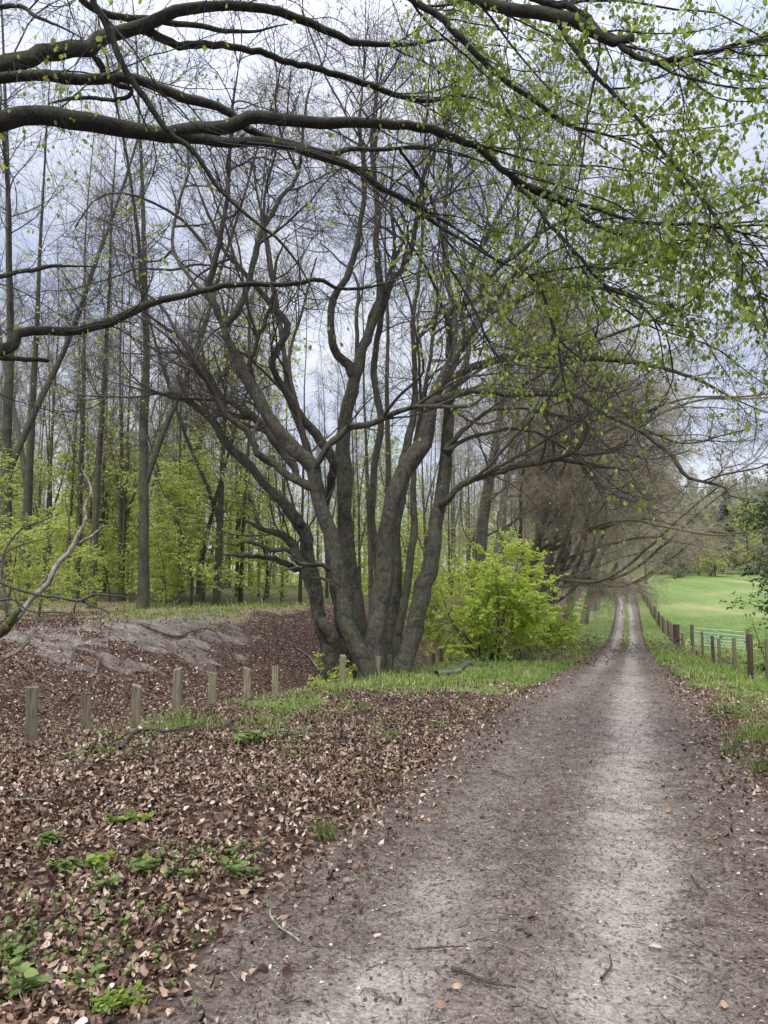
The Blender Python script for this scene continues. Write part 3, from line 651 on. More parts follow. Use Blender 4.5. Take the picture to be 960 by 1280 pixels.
# ------------------------------------------------------------------ overhanging beech near the camera
TB = np.array([-4.6, 5.0, 0.]); TB[2] = float(H(TB[0], TB[1]))
def pre(z, r, dx=0, dy=0): return [[TB[0] + dx, TB[1] + dy, z, r * 1.1], [TB[0] + .8 + dx, TB[1] + .05 + dy, z + .06, r]]
NB = [
 (5.2, 6.4, [(0, 84, 21), (60, 66, 21), (108, 58, 20), (128, 44, 18), (175, 33, 16), (240, 12, 14), (280, 6, 13), (360, 17, 12), (402, 36, 10), (440, 52, 9), (500, 58, 7), (560, 50, 5), (610, 60, 4)], pre(4.6, .075)),
 (5.6, 6.6, [(172, 34, 13), (215, 52, 11), (300, 60, 10), (375, 80, 9), (430, 95, 8), (480, 115, 7), (530, 126, 6), (580, 120, 5), (640, 140, 4)], None),
 (4.9, 6.2, [(0, 99, 13), (75, 98, 14), (140, 100, 12), (200, 108, 11), (250, 128, 11), (280, 136, 10), (310, 158, 9), (350, 175, 8), (415, 192, 7), (437, 185, 6), (480, 185, 6), (535, 187, 5), (600, 200, 4)], pre(4.55, .05, 0, -.2)),
 (5.0, 6.0, [(0, 150, 25), (85, 150, 25), (165, 156, 22), (225, 172, 18), (280, 180, 14), (320, 175, 12), (380, 190, 11), (430, 205, 10), (480, 236, 8), (530, 262, 6), (590, 300, 5), (640, 345, 3)], pre(4.2, .085, .05)),
 (5.3, 6.1, [(185, 162, 15), (240, 164, 18), (268, 156, 18), (300, 147, 17), (340, 147, 16), (400, 151, 14), (480, 155, 12), (545, 165, 11), (592, 178, 9), (615, 203, 8), (645, 226, 8), (695, 250, 7), (740, 280, 5), (800, 298, 4), (870, 310, 3)], None),
 (4.6, 5.5, [(95, -60, 10), (117, 0, 9), (135, 32, 9), (155, 85, 8), (185, 125, 8), (210, 165, 7), (240, 190, 7), (275, 235, 6), (310, 270, 5), (350, 300, 5), (382, 345, 4), (400, 390, 3)], [[-4.2, 4.8, 5.6, .05], [-3.0, 4.7, 5.5, .04]]),
 (5.6, 6.2, [(0, 346, 6), (40, 336, 6), (80, 332, 5), (130, 334, 4)], pre(3.2, .03, .1)),
 (5.8, 7.6, [(0, 438, 14), (25, 417, 12), (90, 412, 11), (150, 397, 10), (195, 378, 9), (247, 364, 8), (309, 355, 7), (372, 354, 6), (400, 350, 6), (425, 360, 5), (466, 357, 5), (500, 348, 4), (540, 334, 3)], pre(2.75, .07, .1, .3)),
 (5.8, 6.0, [(0, 449, 7), (35, 450, 7), (62, 452, 6)], pre(2.9, .03, .1, .3)),
 (4.9, 4.4, [(430, -95, 17), (520, -45, 16), (600, 1, 15), (655, 12, 16), (705, 31, 16), (750, 46, 14), (778, 53, 11), (792, 45, 8)], [[-4.4, 5.1, 6.9, .07], [-2.4, 5.0, 6.6, .055]]),
 (4.8, 4.6, [(600, -40, 10), (675, 0, 9), (720, 14, 9), (747, 38, 8), (752, 47, 7)], None),
 (4.45, 4.1, [(770, 52, 8), (800, 72, 6), (830, 78, 6), (880, 66, 5), (960, 50, 4), (1040, 60, 3)], None),
 (5.2, 5.4, [(430, -70, 9), (517, 0, 8), (550, 20, 8), (580, 50, 8), (605, 76, 7), (630, 100, 7), (670, 126, 6), (710, 155, 6), (750, 167, 5), (787, 180, 4), (850, 215, 3)], [[-2.4, 5.2, 6.2, .05]]),
 (5.9, 5.6, [(420, 200, 6), (480, 235, 5), (530, 270, 5), (580, 300, 4), (630, 330, 4), (670, 353, 4), (693, 417, 3.5), (703, 467, 3), (713, 530, 3), (703, 567, 2)], None),
 (5.9, 5.0, [(640, 222, 6), (655, 240, 5), (705, 300, 5), (755, 355, 4), (800, 380, 3), (850, 440, 3)], None),
 (5.9, 4.7, [(660, 232, 6), (680, 238, 5), (740, 260, 5), (800, 278, 4), (880, 282, 4), (970, 300, 3)], None),
 (4.9, 4.3, [(700, 32, 9), (740, 90, 6), (790, 140, 5), (830, 190, 4), (880, 250, 4), (930, 330, 3), (960, 400, 2)], None),
 (6.3, 6.0, [(480, 187, 5), (540, 250, 4), (560, 330, 4), (590, 380, 3.5), (612, 430, 3), (640, 470, 2)], None),
 (5.7, 5.9, [(140, 101, 8), (165, 112, 6), (150, 125, 5), (100, 122, 5), (60, 130, 4)], None),
 (5.2, 5.0, [(0, 8, 6), (50, 22, 5), (105, 48, 4)], pre(5.2, .04)),
 (6.0, 7.0, [(60, -30, 10), (110, 8, 9), (160, 22, 9), (220, 28, 8), (300, 40, 6), (360, 30, 4)], [[-4.0, 5.6, 6.0, .06]]),
]
WK = 1.0
O = thing('beech_tree', TB, 'dark mossy overhanging beech whose limbs reach in across the treetop view', 'tree')
tr = np.array([[0, 0, -.3, .5], [.05, .0, .3, .38], [.0, .05, 1.5, .33], [-.03, 0, 3, .31], [.05, 0, 4.4, .29], [0, .1, 6, .25], [.15, .1, 9, .17], [.1, .2, 12, .09], [.3, .2, 14.5, .03]])
c = catmull(tr, 40); V, fs = tubes(c[None, :, :3], c[None, :, 3], 16, True, .06); make('trunk', V, fs, M_moss, O)
nl = []
for (d0, d1, pts, pr) in NB:
    P, R = traced(d0, d1, pts, 50, .01, pre=pr, attach=None if pr is not None else nl); nl.append((P, R))
    V, fs = tubes(P[None], R[None], 10, True, .14, seed=len(nl) * 3)
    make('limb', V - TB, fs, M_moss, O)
PN = np.stack([p for p, _ in nl]); RN = np.stack([r for _, r in nl])
tw = MB()
crP, crR = spawn(c[None, :, :3] + TB, c[None, :, 3], 26, .45, 1, (40, 80), (2, 4.5), 14, .1, (0, 0, .02), .012, .02, fall=.4)
bi = [0, 1, 2, 3, 4, 9, 10, 11, 12, 13, 14, 15, 16, 17]
boP, boR = spawn(PN[bi], RN[bi], 6, .5, 1, (20, 55), (1.1, 2.3), 14, .10, (.02, 0, -.012), .006, .006, bias=(.5, 0, -.1), fall=.3)
n1 = np.array([15, 14, 15, 14, 15, 13, 6, 10, 2, 12, 8, 14, 18, 14, 14, 14, 18, 12, 5, 6, 10])
P1, R1 = spawn(PN, RN, n1, .2, 1, (30, 75), (.5, 1.5), 10, .13, (.012, 0, -.008), .0062, .0035, bias=(.15, 0, 0), fall=.3, zig=.12)
P1 = np.concatenate([P1[:, :11], boP[:, np.linspace(0, 14, 11).astype(int)], crP[:, np.linspace(0, 14, 11).astype(int)]]); R1 = np.concatenate([R1, boR[:, np.linspace(0, 14, 11).astype(int)], crR[:, np.linspace(0, 14, 11).astype(int)]])
tw.tubes(P1, R1, 5)
P2, R2 = spawn(P1, R1, 8, .15, 1, (30, 65), (.22, .75), 7, .13, (.01, 0, -.01), .005, .0021, fall=.3, zig=.18)
tw.tubes(P2, R2, 4)
P3, R3 = spawn(P2, R2, 5, .15, 1, (30, 60), (.08, .3), 4, .12, (0, 0, -.01), .006, .0013, fall=.3, zig=.15)
tw.tubes(P3, R3, 3)
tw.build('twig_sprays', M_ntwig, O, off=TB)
def keepn(p):
    x, z = p[:, 0], p[:, 2]
    k = .03 + .62 * sstep(-.4, .9, x) * (1 - .6 * sstep(.2, -.2, x))
    k += .30 * np.exp(-(((x + 1.9) / .45) ** 2 + ((z - 4.2) / .7) ** 2))
    k = k * (.26 + .9 * sstep(.44, .6, vnoise(x * 4.5 + p[:, 1] * 2.7, z * 4.5 + p[:, 1] * 1.9, 15)))
    k = k * (.15 + .85 * sstep(2.3, 3.3, z)) * (1 - .45 * sstep(1.9, .7, x) * sstep(5., 3.8, z))
    return np.clip(k, 0, 1)
V1, f1 = leaves_on(P3, 6, .034, t0=.4, keep=keepn, droop=1.1, level=.4, rnd=True)
V2, f2 = leaves_on(P2, 7, .041, t0=.55, keep=keepn, droop=1.1, level=.4, rnd=True)
mb = MB().add(V1, f1).add(V2, f2); mb.build('leaves', M_leaf, O, off=TB)

# ------------------------------------------------------------------ woodland trees
def pole_tree(name, label, group, h, r, lean=(0, 0), fork=0, nb=34, b0=.28, leafp=.1, m=None, seg=26, Lb=(1., 3.2), mt=None, leafsize=.09, trop=.05):
    T = thing(name, (0, 0, 0), label, 'tree', group)
    n = 9; tt = np.linspace(0, 1, n)
    cr = np.cumsum(rng.normal(size=(n, 2)) * .10, 0) * (h / 16)
    pts = np.stack([lean[0] * h * tt ** 1.2 + cr[:, 0] * tt, lean[1] * h * tt + cr[:, 1] * tt, h * tt, r * (1 - tt) ** 1.3 + .012], -1)
    pts = np.vstack([[0, 0, -.5, r * 1.5], [pts[0, 0], pts[0, 1], .05, r * 1.25], [pts[0, 0], pts[0, 1], .7, r * 1.0], pts[1:]])
    c = catmull(pts, seg); tr = [(c[:, :3], c[:, 3])]
    V, fs = tubes(c[None, :, :3], c[None, :, 3], 9, False, .05, seed=int(rng.integers(99))); make('trunk', V, fs, m or M_forest, T)
    for k in range(fork):
        t0 = rng.uniform(.06, .3) if k == 0 else rng.uniform(.25, .5)
        i = int(t0 * (seg - 1)); p0 = c[i, :3]; az = rng.uniform(0, 6.28) if k else .2
        d = np.array([[math.cos(az) * .28, math.sin(az) * .2, 1.]])
        P, R = grow(p0[None], d, np.array([h * (1 - t0) * .9]), np.array([c[i, 3] * .72]), seg - 1, .02, (0, 0, .02), .12)
        tr.append((P[0], R[0])); V, fs = tubes(P, R, 8, False, .05); make('trunk', V, fs, m or M_forest, T)
    PT = np.stack([a for a, _ in tr]); RT = np.stack([b for _, b in tr])
    mbt = MB()
    P1, R1 = spawn(PT, RT, int(nb * 1.4), b0, .99, (30, 65), Lb, 9, .10, (0, 0, trop), .009, .008, fall=.5)
    mbt.tubes(P1, R1, 4)
    P2, R2 = spawn(P1, R1, 7, .15, 1, (25, 60), (.5, 1.5), 5, .11, (0, 0, .03), .007, .005, fall=.4)
    mbt.tubes(P2, R2, 3)
    P3, R3 = spawn(P2, R2, 4, .15, 1, (25, 60), (.25, .8), 3, .11, (0, 0, .02), .006, .004)
    mbt.tubes(P3, R3, 3)
    mbt.build('crown', mt or M_ftwig, T)
    if leafp:
        V, fs = leaves_on(P2, 14, leafsize, keep=lambda p: leafp * (.2 + 1.8 * sstep(.75 * h, .25 * h, p[:, 2])))
        make('leaves', V, fs, M_leafwood, T)
    return T

gw = 'slender trees deep in the wood behind the mound'
lab_deep = 'slender bare woodland tree standing among many deep behind the mound'
protos = [pole_tree('woodland_tree', lab_deep, gw, 17, .13, (.01, 0), 0, 34, .25, .10),
          pole_tree('woodland_tree', lab_deep, gw, 19, .16, (-.02, .01), 1, 26, .3, .06),
          pole_tree('woodland_tree', lab_deep, gw, 15, .10, (.03, 0), 0, 36, .2, .22),
          pole_tree('woodland_tree', lab_deep, gw, 18, .14, (-.03, -.01), 2, 20, .25, .12),
          pole_tree('woodland_tree', lab_deep, gw, 14, .085, (.0, .02), 1, 26, .2, .18)]
pr_r = [.13, .16, .10, .14, .085]
used = [False] * 5
def plant(k, px, d, wpx, label=None, group=None, rz=None, py=760):
    x = (px - 480) / F * d * 1.0
    o = protos[k] if not used[k] else copy_tree(protos[k]); used[k] = True
    o.location = (x, d, float(H(x, d))); s = np.clip(wpx * .68 / 2 * d / F / pr_r[k], .55, 1.9)
    o.scale = (s, s, max(.85, min(1.25, s))); o.rotation_euler = (0, 0, rng.uniform(0, 6.28) if rz is None else rz)
    o['label'] = label or lab_deep
    if label:
        if 'group' in o: del o['group']
    else: o['group'] = gw
    return o
plant(3, 8, 23.5, 22, 'thick mossy trunk clump cut by the left edge of the wood', rz=.3)
plant(1, 33, 26, 18, 'dark woodland trunk just right of the mossy left edge clump', rz=2.2)
plant(0, 117, 25, 15, 'straight tall dark trunk rising behind the bleached fallen branch', rz=.2)
plant(2, 97, 29, 12, 'thinner trunk close on the left of the straight tall dark trunk', rz=1)
plant(3, 181, 25, 20, 'twin-stemmed dark tree at the back edge of the grey mound', rz=0)
plant(4, 152, 33, 9, 'thin pole left of the twin-stemmed tree behind the mound', rz=2)
plant(1, 272, 31, 14, 'dark forked trunk just behind the brightest green sapling', rz=3.5)
plant(0, 302, 36, 9, 'thin dark pole standing between green sapling and beech limbs', rz=1)
plant(0, 465, 27, 11, 'pale thin trunk seen through the gap between the beech stems', rz=4)
plant(1, 489, 25.5, 17, 'pale grey trunk directly behind the centre beech stem', rz=.8)
plant(2, 62, 31, 9, 'slim crooked tree behind the fallen dead tree on the left', rz=5)
plant(4, 225, 30, 7, 'slim pole with light leaves in front of the dark wood', rz=3)
cnt = 0
while cnt < 120:
    d = rng.uniform(31, 82); px = rng.uniform(-90, 700 if d > 40 else 400)
    x = (px - 480) / F * d; v = x - xpath(d)
    if v > -9.5: continue
    plant(int(rng.integers(5)), px, d, rng.uniform(3.2, 7.5) * 36 / d + 1.2); cnt += 1

# far wood mass
mb = MB(); N = 520
fy = rng.uniform(80, 125, N); fx = rng.uniform(-.62, .34, N) * fy
ok = fx - xpath(fy) < -10; fy, fx = fy[ok], fx[ok]; N = len(fy); fz = H(fx, fy)
P, R = grow(np.stack([fx, fy, fz - .3], -1), np.stack([rng.normal(size=N) * .04, rng.normal(size=N) * .04, np.ones(N)], -1), rng.uniform(11, 19, N), rng.uniform(.07, .17, N), 10, .02, (0, 0, 0), .15)
mb.tubes(P, R, 4)
P1, R1 = spawn(P, R, 14, .25, 1, (25, 60), (1.2, 3.5), 5, .09, (0, 0, .05), .01, .014); mb.tubes(P1, R1, 3)
P2, R2 = spawn(P1, R1, 7, .1, 1, (25, 60), (.6, 1.6), 3, .1, (0, 0, .02), .01, .008); mb.tubes(P2, R2, 3)
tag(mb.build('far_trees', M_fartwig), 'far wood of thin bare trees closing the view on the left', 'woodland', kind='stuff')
x = rng.uniform(-.62, .34, 90000); y = rng.uniform(50, 120, 90000); x = x * y; k = (x - xpath(y) < -9); x, y = x[k], y[k]
cl = fbm(x * .35, y * .35, 51); k = rng.random(len(x)) < sstep(.38, .62, cl); x, y, cl = x[k], y[k], cl[k]
N = len(x); z = H(x, y) + rng.random(N) ** 1.6 * (3.5 + 9 * vnoise(x * .3, y * .3, 8))
V, fs = leafmesh(np.stack([x, y, z], -1), rng.normal(size=(N, 3)) * np.array([1, 1, .3]), nrm(np.array([0, 0, 1.]) + rng.normal(size=(N, 3)) * .5), .2 + .18 * rng.random(N), .6, .1)
tag(make('woodland_foliage', V, fs, M_leafwood), 'pale green spring undergrowth filling the far wood', 'undergrowth', kind='stuff')

# understorey saplings
def sapling(name, label, group, h, spread, nbr, nl, lsize, m=M_leafwood, cat='sapling', stems=1, flat=.75, low=.08):
    T = thing(name, (0, 0, 0), label, cat, group)
    st = np.zeros((stems, 3)); st[:, :2] = rng.normal(size=(stems, 2)) * .12 * (stems > 1); st[:, 2] = -.2
    P, R = grow(st, np.concatenate([rng.normal(size=(stems, 2)) * (.06 if stems == 1 else .38), np.ones((stems, 1))], 1), h * rng.uniform(.8, 1.05, stems), np.full(stems, .012 * h ** .9), 14, .04, (0, 0, .02), .2)
    for q in range(stems):
        V, fs = tubes(P[q:q + 1], R[q:q + 1], 6); make('stem', V, fs, M_forest, T)
    mbb = MB()
    P1, R1 = spawn(P, R, nbr // stems, low, 1, (55, 85), (spread * .6, spread * 1.1), 9, .08, (0, 0, -.01), .007, .004, fall=.55, flat=flat)
    mbb.tubes(P1, R1, 4)
    P2, R2 = spawn(P1, R1, 9, .15, 1, (35, 65), (spread * .2, spread * .5), 5, .08, (0, 0, -.015), .006, .0025, fall=.4, flat=flat)
    mbb.tubes(P2, R2, 3); mbb.build('branches', M_ftwig, T)
    V, fs = leaves_on(P2, nl, lsize, t0=.05, droop=.12, level=.75); make('leaves', V, fs, m, T)
    return T
gs = 'green beech saplings under the trees'
lab_s = 'light green leafy sapling in layered sprays among the woodland trunks'
sp = [sapling('beech_sapling', lab_s, gs, 5.5, 2.2, 44, 13, .09), sapling('beech_sapling', lab_s, gs, 4, 1.7, 34, 11, .09), sapling('beech_sapling', lab_s, gs, 7.5, 2.6, 52, 12, .09)]
sused = [False] * 3
def plant_s(k, px, d, s, label=None):
    x = (px - 480) / F * d; o = sp[k] if not sused[k] else copy_tree(sp[k]); sused[k] = True
    o.location = (x, d, float(H(x, d))); o.scale = (s, s, s); o.rotation_euler = (0, 0, rng.uniform(0, 6.28))
    o['label'] = label or lab_s
    if label:
        if 'group' in o: del o['group']
    else: o['group'] = gs
plant_s(0, 240, 27.5, 1.1, 'brightest green sapling in layered sprays left of the great beech')
plant_s(1, 330, 33, 1.0, 'small green sapling behind the dead lower limbs of the great beech')
plant_s(2, 60, 29, .8, 'pale green sapling behind the fallen dead tree')
plant_s(1, 140, 31, .9, 'low green sapling between the straight trunk and twin-stemmed tree')
plant_s(2, 585, 36, .8, 'tall pale green sapling behind the right beech stem')
for (k, px, d, sc_, lab) in ((1, 10, 17, .62, 'twiggy green sapling on the mound at the left edge behind the fallen tree'), (0, 52, 20, .6, 'pale sapling on the mound between fallen tree and wood'), (1, 95, 23, .6, 'small sapling at the foot of the straight tall dark trunk'), (2, -30, 19, .6, 'taller leafy sapling just beyond the left border of the mound'), (0, 210, 27, .6, 'low sapling right of the twin-stemmed tree foot')):
    plant_s(k, px, d, sc_, lab)
cnt = 0
while cnt < 36:
    d = rng.uniform(29, 78); px = rng.uniform(-60, 620); x = (px - 480) / F * d
    if x - xpath(d) > -10.5: continue
    plant_s(int(rng.integers(3)), px, d, rng.uniform(.5, 1.7)); cnt += 1

# green bush by the track behind the great beech
def put(o, px, d, s=1., rz=0., dz=0.):
    x = (px - 480) / F * d; o.location = (x, d, float(H(x, d)) + dz); o.scale = (s, s, s); o.rotation_euler = (0, 0, rz); return o
b1 = sapling('beech_bush', 'big bright green leafy bush right of the great beech', None, 3.9, 2.35, 120, 32, .085, M_leafbush, 'bush', 7, .7, .12)
put(b1, 606, 25)
b2 = sapling('beech_bush', 'lower light green bush spreading towards the track beyond the big bush', None, 2.6, 2.0, 70, 24, .09, M_leafbush, 'bush', 6, .75, .15)
put(b2, 684, 33, .95)
b3 = sapling('hawthorn_bush', 'sparse small leaved green bush behind the gate at the right edge', None, 3.2, 1.3, 50, 8, .06, M_leafwood, 'bush', 5, .3, .15)
put(b3, 962, 30, .8)
b4 = sapling('leafy_shoots', 'small green shoots sprouting at the foot of the great beech', None, .9, .45, 24, 8, .05, M_leafbush, 'shoots', 4, .3, .1)
put(b4, 415, 17.6)
# bracken and dead bramble under the bush
def bramble(label, px, d, w, dep, h, n, m):
    T = thing('bramble_patch', (0, 0, 0), label, 'brambles'); put(T, px, d)
    p = np.stack([rng.normal(size=n) * w * .45, rng.normal(size=n) * dep * .45, np.zeros(n)], -1)
    p[:, 2] = H(p[:, 0] + T.location[0], p[:, 1] + T.location[1]) - T.location[2] - .05
    P, R = grow(p, rng.normal(size=(n, 3)) * np.array([.6, .6, .1]) + np.array([0, 0, 1.]), h * rng.uniform(.6, 1.3, n), np.full(n, .005), 8, .12, (0, 0, -.12), .4)
    V, fs = tubes(P, R, 3); make('bramble_sprays', V, fs, M_rowtwig, T)
    V, fs = leaves_on(P, 12, .07, droop=.3, level=.3); make('leaves', V, fs, m, T)
bramble('dark red-brown dead bramble patch below the bright green bush', 668, 26.5, 3.0, 1.8, 1.0, 160, M_bracken)
bramble('brown dead bracken bank beside the track beyond the green bush', 728, 42, 3.0, 9, 1.1, 190, M_bracken)
bramble('thin brown hedge of bare bramble stems along the wire fence', 866, 36, 1.6, 8, 1.1, 140, M_bracken)

# ------------------------------------------------------------------ row of beeches leaning over the track
def row_beech(h, r, leanx, low, reach=1):
    T = thing('beech_tree', (0, 0, 0), '', 'tree', 'beeches in the row along the track')
    tt = np.linspace(0, 1, 9); cr = np.cumsum(rng.normal(size=(9, 2)) * .12, 0)
    pts = np.stack([leanx * h * tt ** 1.1 + cr[:, 0] * tt, cr[:, 1] * tt, h * tt, r * (1 - tt) ** .7 + .02], -1)
    pts = np.vstack([[0, 0, -.8, r * 1.7], [0, 0, .1, r * 1.35], pts[1:]])
    c = catmull(pts, 30); V, fs = tubes(c[None, :, :3], c[None, :, 3], 12, False, .06, seed=int(rng.integers(99))); make('trunk', V, fs, M_beech2, T)
    PT, RT = c[None, :, :3], c[None, :, 3]
    mb = MB()
    P0, R0 = spawn(PT, RT, 24, low, .98, (35, 75), (3.5, 7.5) if reach < 1 else (4, 13), 18, .08, (.012, -.004, .0), .009, .025, bias=(.6, -.2, .25), fall=.3)
    for q in range(len(P0)): pass
    mb.tubes(P0, R0, 6)
    P1, R1 = spawn(P0, R0, 14, .2, 1, (30, 65), (1.3, 3.0), 8, .11, (0, 0, -.06), .007, .008, fall=.4); mb.tubes(P1, R1, 4)
    mb.build('limbs', M_beech2, T)
    mb = MB()
    P2, R2 = spawn(P1, R1, 11, .15, 1, (25, 60), (.6, 1.6), 5, .11, (0, 0, -.07), .006, .0055, fall=.35); mb.tubes(P2, R2, 3)
    P3, R3 = spawn(P2, R2, 6, .15, 1, (25, 60), (.25, .8), 3, .11, (0, 0, -.04), .006, .005); mb.tubes(P3, R3, 3)
    V, fs = leaves_on(P2, 3, .06, keep=lambda p: .25 * sstep(.45, .65, vnoise(p[:, 0] * .5, p[:, 2] * .5, 6))); make('leaves', V, fs, M_leafwood, T)
    mb.build('twig_sprays', M_rowtwig, T)
    return T
rp = [row_beech(15, .30, .10, .3, .5), row_beech(14, .27, .25, .2), row_beech(16, .32, .17, .25)]
rows = [(0, 588, 30, .9, 'upright pale beech trunk just right of the great beech, first of the row'), (1, 640, 34, .95, 'beech leaning out over the track behind the big green bush'),
        (2, 604, 38, .9, 'second upright beech close behind the first of the row'), (1, 676, 43, 1.0, 'strongly leaning beech beyond the lower green bush'),
        (0, 664, 52, 1.0, 'beech half hidden behind the leaning trunks of the row'), (1, 660, 38.5, 1.05, 'leaning beech crowding behind the bush with limbs over the track'), (2, 706, 58, 1.0, 'beech in the middle of the row where twigs hang to the track'),
        (1, 728, 68, 1.05, 'beech far down the row with reddish drooping twigs'), (2, 738, 80, 1.1, 'beech near the end of the row above the far bend'), (0, 752, 94, 1.1, 'last beech of the row where the track disappears')]
ru = [0] * 3
for (k, px, d, s, lab) in rows:
    o = rp[k] if not ru[k] else copy_tree(rp[k]); ru[k] = 1
    put(o, px, d, s, rng.uniform(-.25, .25)); o['label'] = lab

# ------------------------------------------------------------------ right edge tree, far trees
def leafy_tree(name, label, h, r, spread, m, mt, n1=24, n2=10, nl=8, lsize=.12, low=.15, group=None, flat=.3, trop=0.0):
    T = thing(name, (0, 0, 0), label, 'tree', group)
    tt = np.linspace(0, 1, 8); cr = np.cumsum(rng.normal(size=(8, 2)) * .04 * h / 8, 0)
    c = catmull(np.vstack([[0, 0, -.5, r * 1.5], np.stack([cr[:, 0] * tt, cr[:, 1] * tt, h * tt, r * (1 - tt) ** .8 + .02], -1)[0:]]), 22)
    V, fs = tubes(c[None, :, :3], c[None, :, 3], 9); make('trunk', V, fs, M_forest, T)
    mb = MB()
    P1, R1 = spawn(c[None, :, :3], c[None, :, 3], n1, low, .99, (45, 85), (spread * .7, spread * 1.15), 9, .1, (0, 0, trop), .012, .01, fall=.5); mb.tubes(P1, R1, 4)
    P2, R2 = spawn(P1, R1, n2, .15, 1, (30, 65), (spread * .18, spread * .5), 5, .11, (0, 0, trop), .008, .005, fall=.35, flat=flat); mb.tubes(P2, R2, 3)
    if nl == 0:
        P3, R3 = spawn(P2, R2, 7, .15, 1, (25, 60), (spread * .1, spread * .25), 3, .11, (0, 0, 0), .008, .005); mb.tubes(P3, R3, 3)
    mb.build('crown', mt, T)
    if nl:
        V, fs = leaves_on(P2, nl, lsize, t0=.05, droop=.3, level=.5); make('leaves', V, fs, m, T)
    return T
e = leafy_tree('holly_tree', 'dark green glossy leafed tree hanging in at the right edge above the gate', 7.2, .16, 3.2, M_leafdark, M_ftwig, 64, 13, 12, .12, .22, None, .7, -.02)
put(e, 1006, 27, 1.0)
far = [
 ('bare_tree', 'brown bare bushy tree behind the far end of the meadow by the track', 806, 118, 14, 4.5, None, M_rowtwig, 0),
 ('bare_tree', 'grey-brown bare tree at the far meadow edge right of the brown tree', 842, 132, 15, 5.0, None, M_ftwig, 0),
 ('broadleaf_tree', 'dull green round tree at the far meadow edge left of the dark conifer', 872, 146, 12, 4.2, M_leaffar, M_ftwig, 10),
 ('broadleaf_tree', 'pale green tree at the far meadow edge right of the dark conifer', 934, 150, 14, 4.8, M_leafwood, M_ftwig, 9),
 ('bare_tree', 'tall thin bare tree towards the right end of the far meadow edge', 958, 156, 17, 4.5, None, M_ftwig, 0),
 ('broadleaf_tree', 'low green thicket tree beneath the dark conifer on the meadow edge', 892, 142, 6, 3.4, M_leafwood, M_ftwig, 11),
 ('broadleaf_tree', 'low dull green thicket tree nearest the track at the meadow end', 846, 138, 5.5, 3.2, M_leaffar, M_ftwig, 11),
]
for (nm, lab, px, d, h, spd, ml, mt, nl) in far:
    put(leafy_tree(nm, lab, h, .2, spd, ml, mt, 34, 10, nl, .34, .12, 'trees along the far meadow edge'), px, d)
for i_, (px, d, s_) in enumerate(((826, 150, .8), (858, 153, .7), (884, 156, .9), (918, 158, .8), (946, 155, .75), (975, 158, .9))):
    lb_ = ('pale scrubby thicket at the far meadow edge behind the brown tree', 'bushy thicket at the meadow edge behind the dull round tree', 'thicket filling the gap left under the dark conifer', 'thicket right of the dark conifer behind the rail fence', 'thicket behind the pale rail fence near the right edge', 'thicket at the far right end of the pale rail fence')[i_]
    put(leafy_tree('thicket', lb_, 6, .12, 4.2, (M_leaffar, M_leafwood)[i_ % 2], M_ftwig, 36, 10, 9, .4, .08, 'trees along the far meadow edge'), px, d, s_)
T = thing('conifer_tree', (0, 0, 0), 'dark blue-green conifer standing above the far meadow edge', 'tree', 'trees along the far meadow edge'); put(T, 906, 152)
P, R = grow(np.array([[0, 0, -.3]]), np.array([[0, 0, 1.]]), np.array([17.]), np.array([.25]), 16, .004); V, fs = tubes(P, R, 7); make('trunk', V, fs, M_forest, T)
P1, R1 = spawn(P, R, 120, .1, .99, (75, 100), (2.6, 3.6), 7, .04, (0, 0, -.03), .01, .012, fall=.85); V, fs = tubes(P1, R1, 3); make('branches', V, fs, M_ftwig, T)
V, fs = leaves_on(P1, 34, .45, t0=.1, droop=.35, level=.5); make('foliage', V, fs, M_conifer, T)
# wooded rise behind the meadow
N = 900; fy = rng.uniform(154, 290, N); fx = rng.uniform(.16, .75, N) * fy; fz = H(fx, fy)
mb = MB()
P, R = grow(np.stack([fx, fy, fz - .3], -1), np.stack([rng.normal(size=N) * .05, rng.normal(size=N) * .05, np.ones(N)], -1), rng.uniform(10, 17, N), rng.uniform(.12, .22, N), 8, .03, (0, 0, 0), .2); mb.tubes(P, R, 4)
P1, R1 = spawn(P, R, 18, .15, 1, (30, 70), (1.5, 4), 5, .1, (0, 0, .03), .012, .035); mb.tubes(P1, R1, 3)
P2, R2 = spawn(P1, R1, 7, .1, 1, (25, 60), (.8, 2), 3, .1, (0, 0, 0), .014, .03); mb.tubes(P2, R2, 3)
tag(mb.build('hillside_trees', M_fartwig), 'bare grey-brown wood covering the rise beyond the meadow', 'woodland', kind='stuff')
pos, TT = along(P1, 5); k = rng.random(len(pos)) < .25 + .75 * sstep(.45, .6, vnoise(pos[:, 0] * .05, pos[:, 1] * .05, 4)); pos = pos[k]; N = len(pos)
V, fs = leafmesh(pos, rng.normal(size=(N, 3)), nrm(np.array([0, 0, 1.]) + rng.normal(size=(N, 3)) * .5), .5 + .5 * rng.random(N), .6, .1)
tag(make('hillside_foliage', V, fs, M_leaffar), 'dull green crowns mixed into the wood on the rise', 'woodland', kind='stuff')

